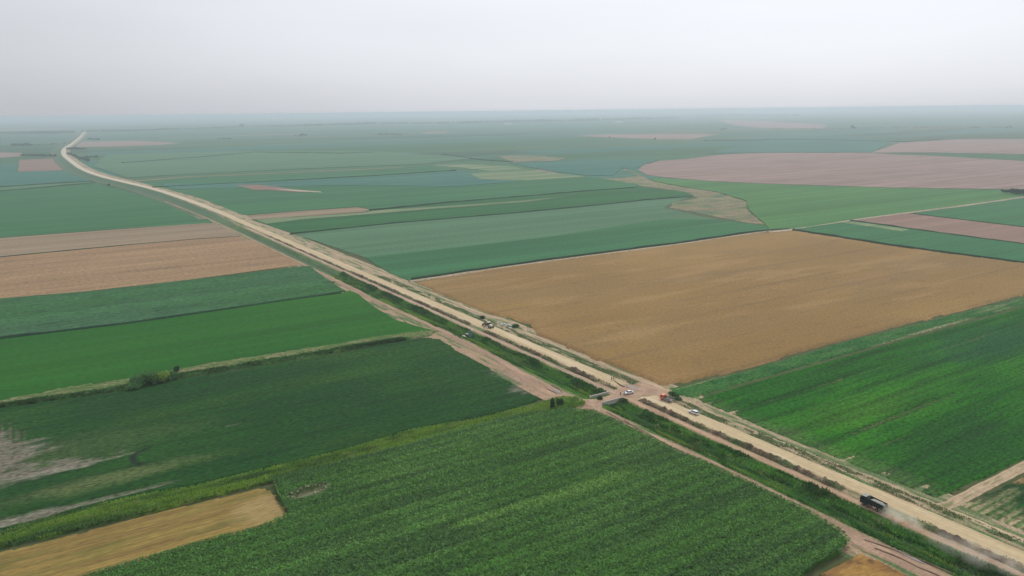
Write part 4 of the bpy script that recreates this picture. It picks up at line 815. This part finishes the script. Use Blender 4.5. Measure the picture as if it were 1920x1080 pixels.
# --- culvert bridge
cv = empty('culvert_bridge', at(0, 0, 0), 0); cv.location = (0, 0, 0); tag(cv, 'small concrete culvert bridge carrying the crossing over the canal', 'bridge')
def bar3(mb, p0, p1, w_, z0, z1):
    p0 = P(*p0)[:2]; p1 = P(*p1)[:2]; d_ = p1 - p0; L = np.linalg.norm(d_); d_ /= L; nn = np.array([-d_[1], d_[0]]) * w_ / 2
    v = [(*(p0 - nn), z0), (*(p1 - nn), z0), (*(p1 + nn), z0), (*(p0 + nn), z0), (*(p0 - nn), z1), (*(p1 - nn), z1), (*(p1 + nn), z1), (*(p0 + nn), z1)]
    return mb.add(v, [(3, 2, 1, 0), (4, 5, 6, 7), (0, 1, 5, 4), (1, 2, 6, 5), (2, 3, 7, 6), (3, 0, 4, 7)])
for s_ in (2.7, 11.2):
    pp = bar3(MB(), (s_, -23), (s_, -12.5), .35, -.6, 1.05).build('parapet', PM['conc'], cv, .03)
    bar3(MB(), (s_, -23.2), (s_, -12.3), .5, 1.053, 1.2).build('coping', PM['conc'], pp, .02)
    bar3(MB(), (s_ + (.28 if s_ > 5 else -.28), -21), (s_ + (.28 if s_ > 5 else -.28), -15.5), .2, -2.8, -.3).build('headwall', PM['conc'], cv)
    for t_ in (-19.4, -17.2):
        dd = P(s_ + (.45 if s_ > 5 else -.45), t_, -1.6); mbp = MB(); rr = []
        ang = HEAD; 
        for kk in (-.12, .12):
            for i in range(16):
                a = 2 * math.pi * i / 16; rr.append((dd[0] + math.cos(ang) * kk - math.sin(ang) * math.cos(a) * .6, dd[1] + math.sin(ang) * kk + math.cos(ang) * math.cos(a) * .6, dd[2] + math.sin(a) * .6))
        mbp.add(rr, [tuple(range(16))[::-1], tuple(range(16, 32))] + [(i, (i + 1) % 16, 16 + (i + 1) % 16, 16 + i) for i in range(16)]).build('pipe_dark_disc', PM['black'], cv)  # solid black disc, its colour stands in for the shaded pipe mouth

# --- old sluice by the canal with concrete rubble
sg_ = empty('sluice_gate', at(*ST(882, 628), 0), HEAD); tag(sg_, 'small faded blue sluice gate standing in the canal left of the grader', 'sluice')
fr = MB(); 
for y in (-1.0, 1.0): fr.box(-.15, .15, y - .12, y + .12, -1.5, 1.9)
fr.box(-.18, .18, -1.2, 1.2, 1.903, 2.15).build('frame', PM['blue'], sg_, .02)
MB().box(-.06, .06, -.86, .86, -1.4, 1.2).build('gate_leaf', PM['blue'], sg_)
MB().cyl((0, 0, 2.5), .06, .7, 'z', 8).build('screw', PM['black'], sg_)
MB().cyl((0, 0, 2.8), .35, .05, 'z', 14).build('hand_wheel', PM['black'], sg_)
def chunk(rad, seed, flat_=.7):
    r = random.Random(seed); bm = bmesh.new(); bmesh.ops.create_icosphere(bm, subdivisions=2, radius=1)
    for v in bm.verts:
        k = .75 + .4 * r.random(); v.co = Vector((v.co.x * rad * k, v.co.y * rad * k * .8, max(-.25, v.co.z) * rad * flat_ * k))
    return bm
def rock(name, loc, rad, mat, label, cat, seed, flat_=.7, sx=1.0, rz=0, group=None):
    bm = chunk(rad, seed, flat_); me = bpy.data.meshes.new(name); bm.to_mesh(me); bm.free(); me.materials.append(mat)
    o = bpy.data.objects.new(name, me); col.objects.link(o); o.location = loc; o.scale.x = sx; o.rotation_euler.z = rz; return tag(o, label, cat, group)
for i, (x, y, rd, lb) in enumerate([(941, 609.5, 1.3, 'leftmost pale rubble lump in the weeds right of the grader'), (947, 610.5, 1.7, 'largest pale rubble lump among the weeds right of the grader'), (954, 611, 1.6, 'pale rubble lump between the largest one and the green bush'), (960, 612, 1.2, 'rightmost pale rubble lump, touching the green bush'), (934, 606, .9, 'small pale rubble lump nearest the grader'), (957, 616.5, 1.0, 'flat pale rubble slab in front of the other lumps')]):
    rock('rubble_lump', at(*ST(x, y), .2), rd, PM['stone'], lb, 'rubble', i, .65, 1.3, HEAD, 'pale rubble dumped beside the road')
for i, (x, y, rd, lb) in enumerate([(870, 631, 1.1, 'white broken concrete slab left of the blue sluice gate'), (876, 627, .9, 'white broken concrete piece just behind the sluice gate'), (885, 620, .8, 'broken concrete piece on the bank above the sluice gate')]):
    rock('concrete_slab', at(*ST(x, y), .3), rd, PM['conc'], lb, 'slab', 20 + i, .3, 1.7, HEAD, 'broken concrete by the sluice')

# dark heap left of the lower track and puddle with ruts
rock('earth_heap', at(*ST(616, 531), .1), 3.2, plain('dark_spoil', (.055, .042, .038), .95, .1, 0, .3, .8), 'dark heap of spoil left of the lower dirt track beside the green fields', 'heap', 41, .35, 1.6, ROT)
for i in range(7):
    r_ = random.Random(i + 60); rock('earth_clod', at(*(ST(616, 531) + np.array([r_.uniform(-4, 4), r_.uniform(-7, 7)])), .1), r_.uniform(.6, 1.1), PM['machine'], 'small brown earth clod scattered round the dark spoil heap', 'clod', 50 + i, .6, 1.2, r_.random() * 3, 'clods round the dark spoil heap')
pm_, n, b = newmat('puddle_water'); b.inputs['Base Color'].default_value = (.20, .17, .14, 1); b.inputs['Roughness'].default_value = .22; b.inputs['Specular IOR Level'].default_value = .6
def puddle(c, a, b_, label, rz=0):
    s0, t0 = ST(*c); r_ = np.random.RandomState(int(c[0])); th = np.linspace(0, 2 * np.pi, 40, endpoint=False); k = 1 + .25 * np.interp(th, np.linspace(0, 6.29, 11), np.r_[(q := r_.rand(10) - .5), q[0]])
    V = P(s0 + np.cos(th) * a * k, t0 + np.sin(th) * b_ * k, .47); V = np.vstack([V, P(np.array([s0]), np.array([t0]), .47)])
    return tag(mesh_np('puddle', V, np.array([(i, (i + 1) % 40, 40) for i in range(40)]), pm_), label, 'puddle', kind='structure')
puddle((1044, 735.5), 3.6, .75, 'shallow grey puddle on the wide dirt track left of the crossing')
puddle((1186, 728), 4, 1.0, 'pale wet patch on the sandy road behind the white saloon')
puddle((1705, 1046), 4.5, .6, 'wet rut puddle on the rutted track at the bottom right')
def rut(label, pts, wd=.5):
    px_strip('wheel_rut', pts, wd, lambda k, u: .47 + .05 * fbm(k / 1.5, u, 3), MAT['dirt'], lambda k, u: mix((.13, .085, .06), (.24, .16, .11), ss(.3, .8, fbm(k / 2, u, 5))), label, 'rut', 'structure', .8, 4, .25, len(label))
rut('dark rut above the grey puddle on the wide track', [(1034, 724), (1044, 729), (1056, 738)])
rut('dark rut below the grey puddle on the wide track', [(1024, 730), (1034, 735), (1044, 740)])
rut('dark wavy rut on the lower track right of the crossing', [(1138, 774), (1160, 788), (1200, 806), (1232, 825), (1262, 842)], .6)
rut('second thin rut beside the wavy one', [(1170, 790), (1205, 812), (1240, 834)], .5)
rut('dark muddy rut at the bottom right of the lower track', [(1640, 1030), (1672, 1042), (1710, 1060), (1750, 1078), (1800, 1100)], .9)
rut('upper muddy rut at the bottom right of the lower track', [(1620, 1014), (1660, 1028), (1700, 1042), (1740, 1058), (1790, 1080)], .7)
rut('rut where the sandy road ends near the workers', [(1152, 716), (1165, 724), (1178, 729)], .9)

# --- bushes and trees
def foliage(n_, lobes, size, base, seed):
    r = np.random.RandomState(seed); V = []; C = []
    lob = np.array(lobes); wt = lob[:, 3] * lob[:, 4] * lob[:, 5]; pick = r.choice(len(lob), n_, p=wt / wt.sum())
    d = r.normal(size=(n_, 3)); d /= np.linalg.norm(d, axis=1)[:, None]; rad = (.55 + .5 * r.rand(n_)) ** .8
    L = lob[pick]; p_ = L[:, :3] + d * rad[:, None] * L[:, 3:6]; p_[:, 2] = np.maximum(p_[:, 2], .1)
    a = r.normal(size=(n_, 3)); a /= np.linalg.norm(a, axis=1)[:, None]; b_ = np.cross(a, r.normal(size=(n_, 3))); b_ /= np.linalg.norm(b_, axis=1)[:, None]
    sz = size * (.6 + .8 * r.rand(n_, 1)); tri = np.stack([p_ + a * sz, p_ - a * sz * .5 + b_ * sz * .7, p_ - a * sz * .5 - b_ * sz * .7], 1)
    cl = np.array(base) * (.65 + .8 * r.rand(n_, 1)); return tri.reshape(-1, 3), np.arange(n_ * 3).reshape(-1, 3), np.repeat(cl, 3, 0)
def plant(name, label, cat, loc, lobes, n_, size, base, h_tr, seed, group=None, trunk=True, rz=0):
    e = empty(name, loc, rz); tag(e, label, cat, group); v, f_, c_ = foliage(n_, lobes, size, np.array(base) * 1.45, seed)
    mesh_np('crown', v, f_, MAT['leaf'], c_, e)
    if trunk:
        mb = MB(); mb.cyl((0, 0, h_tr / 2 - .1), .06 * h_tr + .05, h_tr + .2, 'z', 8, .03 * h_tr + .03); r = random.Random(seed)
        for lb_ in lobes[:5]:
            p0 = Vector((0, 0, h_tr * .7)); p1 = Vector(lb_[:3]); dr_ = (p1 - p0); sd_ = dr_.cross(Vector((.3, .2, 1))).normalized() * .05 * max(1, h_tr * .4); u2 = dr_.cross(sd_).normalized() * sd_.length
            mb.add([p0 + sd_, p0 + u2, p0 - sd_, p0 - u2, p1], [(0, 1, 4), (1, 2, 4), (2, 3, 4), (3, 0, 4)])
        mb.build('trunk', PM['bark'], e)
    return e
DGN = (.028, .070, .026)
hb = [(252, 722, 2.4, 'small leftmost dark bush of the thicket on the ditch bank'), (262, 716, 3.6, 'second bush from the left of the thicket on the ditch bank'), (275, 714, 4.3, 'tallest middle bush of the thicket on the ditch bank'), (289, 712, 4.2, 'broad bush right of the tallest in the ditch thicket'), (303, 709, 3.8, 'yellowish topped bush near the right end of the ditch thicket'), (317, 706, 3.2, 'rightmost low bush of the ditch thicket')]
for i, (x, y, h_, lb) in enumerate(hb):
    r_ = random.Random(i); h_ *= 1.5; lobes = [(r_.uniform(-2.2, 2.2), r_.uniform(-2.2, 2.2), h_ * r_.uniform(.32, .74), r_.uniform(1.5, 2.3), r_.uniform(1.5, 2.3), h_ * r_.uniform(.2, .32)) for _ in range(9)]
    plant('bush', lb, 'bush', at(*ST(x, y + 8), 0), lobes, 1700, .45, (.070, .165, .050) if i != 4 else (.17, .26, .04), h_ * .6, i, 'bushes of the thicket on the ditch bank')
plant('small_tree', 'small round tree at the right end of the ditch thicket', 'tree', at(*ST(332, 703), 0), [(0, 0, 2.9, 1.3, 1.3, 1.2), (.5, .3, 3.6, .9, .9, .8), (-.4, 0, 2.4, 1.1, 1.1, .9)], 900, .26, (.03, .075, .035), 1.9, 31)
plant('conifer_bush', 'narrow columnar dark bush on the grassy bank near the crossing', 'bush', at(*ST(1036, 769), .3), [(0, 0, 1.3, .95, .95, 1.3), (0, 0, 2.9, .95, .95, 1.3), (0, 0, 4.1, .7, .7, .9)], 1500, .22, (.028, .075, .025), 1.0, 32)
plant('bush', 'rounded dark bush right of the columnar one near the crossing', 'bush', at(*ST(1050, 763), .3), [(0, 0, 1.5, 1.5, 1.5, 1.4), (.5, 0, 2.5, 1.0, 1.0, .9), (-.7, .3, 2.1, 1.0, 1.0, 1.1)], 1300, .25, (.032, .085, .028), 1.2, 33)
plant('bush', 'green bush against the rubble lumps right of the grader', 'bush', at(*ST(966, 614), .2), [(0, 0, .9, 1.9, 1.5, 1.0), (1.2, 0, .8, 1.2, 1.2, .8)], 700, .3, (.05, .13, .04), .8, 34)
plant('bush', 'small dark shrub on the shoulder left of the grader', 'bush', at(*ST(904, 598), .2), [(0, 0, .9, 1.4, 1.2, .9), (.8, 0, .8, 1.1, 1.1, .7)], 600, .3, (.04, .09, .04), .8, 35)
plant('bush', 'dark bush at the canal end beside the culvert parapet', 'bush', at(*ST(1125, 750), 0), [(0, 0, .6, 1.2, 1.2, 1.2)], 500, .25, (.02, .05, .022), .6, 36)
plant('bush', 'weedy shrub on the canal bank right of the culvert bridge', 'bush', at(*ST(1168, 753), .2), [(0, 0, .6, 1.6, 1.0, .8), (1, 0, .5, 1.0, 1.0, .6)], 500, .25, (.08, .10, .04), .5, 37)
plant('bush', 'pale tall weed clump standing in the canal right of the crossing', 'bush', at(*ST(1231, 803), -1), [(0, 0, 1.3, .9, .9, 1.3), (.3, 0, 2.1, .6, .6, .7)], 500, .25, (.16, .22, .08), .9, 38)
plant('bush', 'low shrub beside the small orange truck on the shoulder', 'bush', at(*ST(1262, 742), .2), [(0, 0, .7, 2.6, 1.3, .8), (-2, 0, .6, 1.6, 1.0, .7)], 900, .28, (.055, .12, .04), .6, 39, rz=HEAD)
plant('bush', 'low weed mound on the shoulder just before the junction', 'bush', at(*ST(1272, 750), .2), [(0, 0, .5, 2.0, 1.1, .6)], 500, .28, (.07, .13, .05), .5, 40, rz=HEAD)

# far trees: separate ones, copied
rr_ = random.Random(4)
def proto_tree(seed, h=10):
    r_ = random.Random(seed); lobes = [(r_.uniform(-2.6, 2.6), r_.uniform(-2.6, 2.6), h * r_.uniform(.42, .8), r_.uniform(1.6, 2.6), r_.uniform(1.6, 2.6), r_.uniform(1.3, 2.2)) for _ in range(9)]
    return lobes
protos = {}
def far_tree(px, py, h, label, group, k):
    loc = at(*(lambda q: (q[0], q[1] - float(cen(q[0]))))(ST(px, py)), 0)
    if k not in protos:
        e = plant('tree', label, 'tree', loc, proto_tree(k), 520, .75, (.030, .068, .034), 4.5, k, group); protos[k] = e
    else:
        src = protos[k]; e = src.copy(); col.objects.link(e); e['label'] = label; e['group'] = group
        for ch in src.children:
            c2 = ch.copy(); col.objects.link(c2); c2.parent = e
        e.location = loc
    e.scale = (h / 10 * rr_.uniform(.9, 1.3),) * 2 + (h / 10,); e.rotation_euler.z = rr_.random() * 6
    return e
def row(n_, x0, y0, x1, y1, h, label, group, jit=1.0):
    for i in range(n_):
        k = (i + rr_.uniform(-.2, .2)) / max(1, n_ - 1); far_tree(x0 + (x1 - x0) * k, y0 + (y1 - y0) * k + rr_.uniform(-jit, jit) * .4, h * rr_.uniform(.7, 1.25), label, group, i % 3)
row(15, 126, 282, 160, 281.5, 11, 'hazy tree in the row right of the first far bend of the road', 'trees in the row at the far bend')
row(14, 128, 291, 165, 304, 9, 'hazy tree lining the right side of the road just before the far bend', 'trees along the road before the far bend')
row(9, 150, 299, 184, 296, 7, 'hazy tree of the small grove right of the far road', 'trees of the small grove right of the far road')
row(20, 40, 294, 104, 295, 9, 'hazy tree in the row behind the small brown square', 'trees behind the small brown square')
row(10, 22, 274, 56, 273, 11, 'hazy tree of the distant row above the left fields', 'trees of the distant left row')
row(6, 165, 263.5, 185, 263.5, 13, 'hazy tree of the clump beyond the rosy strip', 'trees of the clump beyond the rosy strip')
row(5, 410, 262, 431, 262, 9, 'hazy tree of the short dark row in the left middle distance', 'trees of the short dark row')
row(7, 1896, 366, 1918, 367, 9, 'dark bushy tree of the clump at the right edge by the path', 'trees of the clump at the right edge')
row(3, 1880, 362.5, 1890, 363, 5, 'low tree just left of the dark clump at the right edge', 'low trees left of the right edge clump')
far_tree(1597, 242, 24, 'lone tall hazy tree standing at the right near the horizon', 'lone far trees', 0)
far_tree(1602, 242, 14, 'smaller hazy tree beside the lone tall one near the horizon', 'lone far trees', 1)
far_tree(1893, 240, 14, 'lone hazy tree near the horizon close to the right edge', 'lone far trees', 2)
far_tree(454, 240, 40, 'tall narrow hazy tree near the horizon left of centre', 'lone far trees', 1)
far_tree(967, 230, 36, 'lone hazy tree on the horizon tree line at centre', 'lone far trees', 2)
row(4, 555, 256, 574, 256, 14, 'hazy tree of the small clump at the left of centre', 'trees of the small clump left of centre')
far_tree(1143, 259.5, 9, 'single hazy tree on the left part of the rosy centre strip', 'trees by the rosy centre strip', 0)
far_tree(1228, 262, 9, 'single hazy tree on the right part of the rosy centre strip', 'trees by the rosy centre strip', 1)
row(3, 1352, 244, 1360, 244, 12, 'hazy tree of the small dark clump right of centre', 'trees of the small dark clump right of centre')
far_tree(204, 349.5, 5, 'tiny dark bush near the lower track in the left distance', 'lone far trees', 2)

for (px_, py_, L_, lb_) in [(1643, 210, 260, 'long white farm shed near the horizon at the right'), (1652, 210.3, 150, 'shorter white farm shed beside the long one near the horizon'), (953, 233.5, 60, 'pale farm building by the tree line at centre horizon'), (1160, 230, 70, 'faint pale building at the horizon tree line right of centre')]:
    xy_ = W(px_, py_); sh = empty('farm_shed', (float(xy_[0]), float(xy_[1]), 0), .15); tag(sh, lb_, 'shed')
    MB().box(-L_ / 2, L_ / 2, -12, 12, -.5, 8).build('wall', PM['white'], sh); MB().prism([(-13.5, 8.02), (13.5, 8.02), (0, 13)], -L_ / 2 - 1, L_ / 2 + 1).build('roof', PM['roofgrey'], sh).rotation_euler.z = math.pi / 2
# tree belts that read as one mass
def belt(label, pts, n_, h, seed, depth=60):
    r = np.random.RandomState(seed); q = np.array([W(*p) for p in pts]); k = r.rand(n_) * (len(q) - 1); i = k.astype(int); c_ = q[i] * (1 - (k - i))[:, None] + q[i + 1] * (k - i)[:, None]
    c_ = c_ + r.normal(0, depth / 3, (n_, 2)); hh = h * (.55 + .6 * r.rand(n_)) * (.6 + .5 * fbm(c_[:, 0] / 300, c_[:, 1] / 300, seed)); lob = [(x, y, z_ * .55, z_ * .5, z_ * .5, z_ * .45) for (x, y), z_ in zip(c_, hh)]
    v, f_, cl = foliage(n_ * 26, lob, h * .17, (.028, .062, .034), seed); return tag(mesh_np('tree_belt', v, f_, MAT['leaf'], cl), label, 'woodland', kind='stuff')
belt('hazy dark tree belt crossing from the far road toward the centre', [(158, 247), (250, 246), (330, 243), (480, 238), (600, 236)], 600, 16, 1)
belt('bluish tree belt along the horizon left of centre', [(570, 237), (640, 234.5), (700, 233), (860, 232), (960, 229)], 700, 24, 2)
belt('bluish tree belt along the horizon at centre and right', [(960, 229.5), (1040, 228), (1150, 226), (1270, 222)], 500, 28, 3)
belt('hazy tree belt at the left edge below the horizon', [(-80, 253), (0, 250), (80, 250), (135, 249)], 420, 16, 4)
belt('faint woodland on the horizon right of centre', [(1310, 219), (1350, 217.5), (1500, 218)], 260, 30, 5)
belt('thin hazy tree line near the horizon at the right', [(1440, 242), (1600, 241), (1760, 240), (1900, 240)], 200, 7, 6)
belt('thin dark scrub line in the distance left of centre', [(705, 253), (755, 253.5)], 60, 10, 7)
belt('hazy scrub line across the left distance', [(0, 276), (60, 273), (120, 270)], 90, 6, 8)

# ---------------------------------------------------------------- dust behind the truck
def dust(name, label, s0, s1, t0, t1, h, dens, seed):
    me = bpy.data.meshes.new(name); bm = bmesh.new(); bmesh.ops.create_icosphere(bm, subdivisions=3, radius=1); bm.to_mesh(me); bm.free()
    o = bpy.data.objects.new(name, me); col.objects.link(o); o.location = at((s0 + s1) / 2, (t0 + t1) / 2, h * .4); o.scale = ((s1 - s0) / 2, (t1 - t0) / 2, h * .75); o.rotation_euler.z = HEAD
    m = bpy.data.materials.new(name); m.use_nodes = True; n = m.node_tree; n.nodes.clear(); ou = n.nodes.new('ShaderNodeOutputMaterial'); pv = n.nodes.new('ShaderNodeVolumePrincipled')
    pv.inputs['Color'].default_value = (.99, .93, .83, 1); pv.inputs['Anisotropy'].default_value = .3
    tc = n.nodes.new('ShaderNodeTexCoord'); ln = n.nodes.new('ShaderNodeVectorMath'); ln.operation = 'LENGTH'; n.links.new(tc.outputs['Object'], ln.inputs[0])
    fo = n.nodes.new('ShaderNodeMapRange'); fo.inputs['From Min'].default_value = 1.0; fo.inputs['From Max'].default_value = .25; fo.inputs['To Max'].default_value = dens; n.links.new(ln.outputs['Value'], fo.inputs['Value'])
    no = n.nodes.new('ShaderNodeTexNoise'); no.inputs['Scale'].default_value = .22; no.inputs['Detail'].default_value = 3; g_ = n.nodes.new('ShaderNodeNewGeometry'); n.links.new(g_.outputs['Position'], no.inputs['Vector'])
    nr = n.nodes.new('ShaderNodeMapRange'); nr.inputs['From Min'].default_value = .38; nr.inputs['From Max'].default_value = .68; n.links.new(no.outputs[0], nr.inputs['Value'])
    mu = n.nodes.new('ShaderNodeMath'); mu.operation = 'MULTIPLY'; n.links.new(fo.outputs[0], mu.inputs[0]); n.links.new(nr.outputs[0], mu.inputs[1]); n.links.new(mu.outputs[0], pv.inputs['Density']); n.links.new(pv.outputs[0], ou.inputs['Volume'])
    me.materials.append(m); return tag(o, label, 'dust', kind='stuff')
dust('dust_cloud', 'pale dust cloud swirling up just behind the dump truck', -128, -113.5, -14.5, -7.0, 3.4, .8, 1)
dust('dust_cloud', 'long thin dust trail drifting over the track behind the truck', -175, -121, -18, -6.5, 4.2, .26, 2)

# ---------------------------------------------------------------- haze over the whole plain
hb_ = MB().box(-64000, 64000, -64000, 64000, -6, 122.5).build('haze', bpy.data.materials.new('haze_air')); hm = hb_.data.materials[0]; hm.use_nodes = True; n = hm.node_tree; n.nodes.clear()
ou = n.nodes.new('ShaderNodeOutputMaterial'); pv = n.nodes.new('ShaderNodeVolumePrincipled'); n.links.new(pv.outputs[0], ou.inputs['Volume'])
pv.inputs['Color'].default_value = (.80, .885, .965, 1); pv.inputs['Density'].default_value = .00015; pv.inputs['Anisotropy'].default_value = .45
tag(hb_, 'pale summer haze lying over the whole plain', 'haze', kind='stuff')
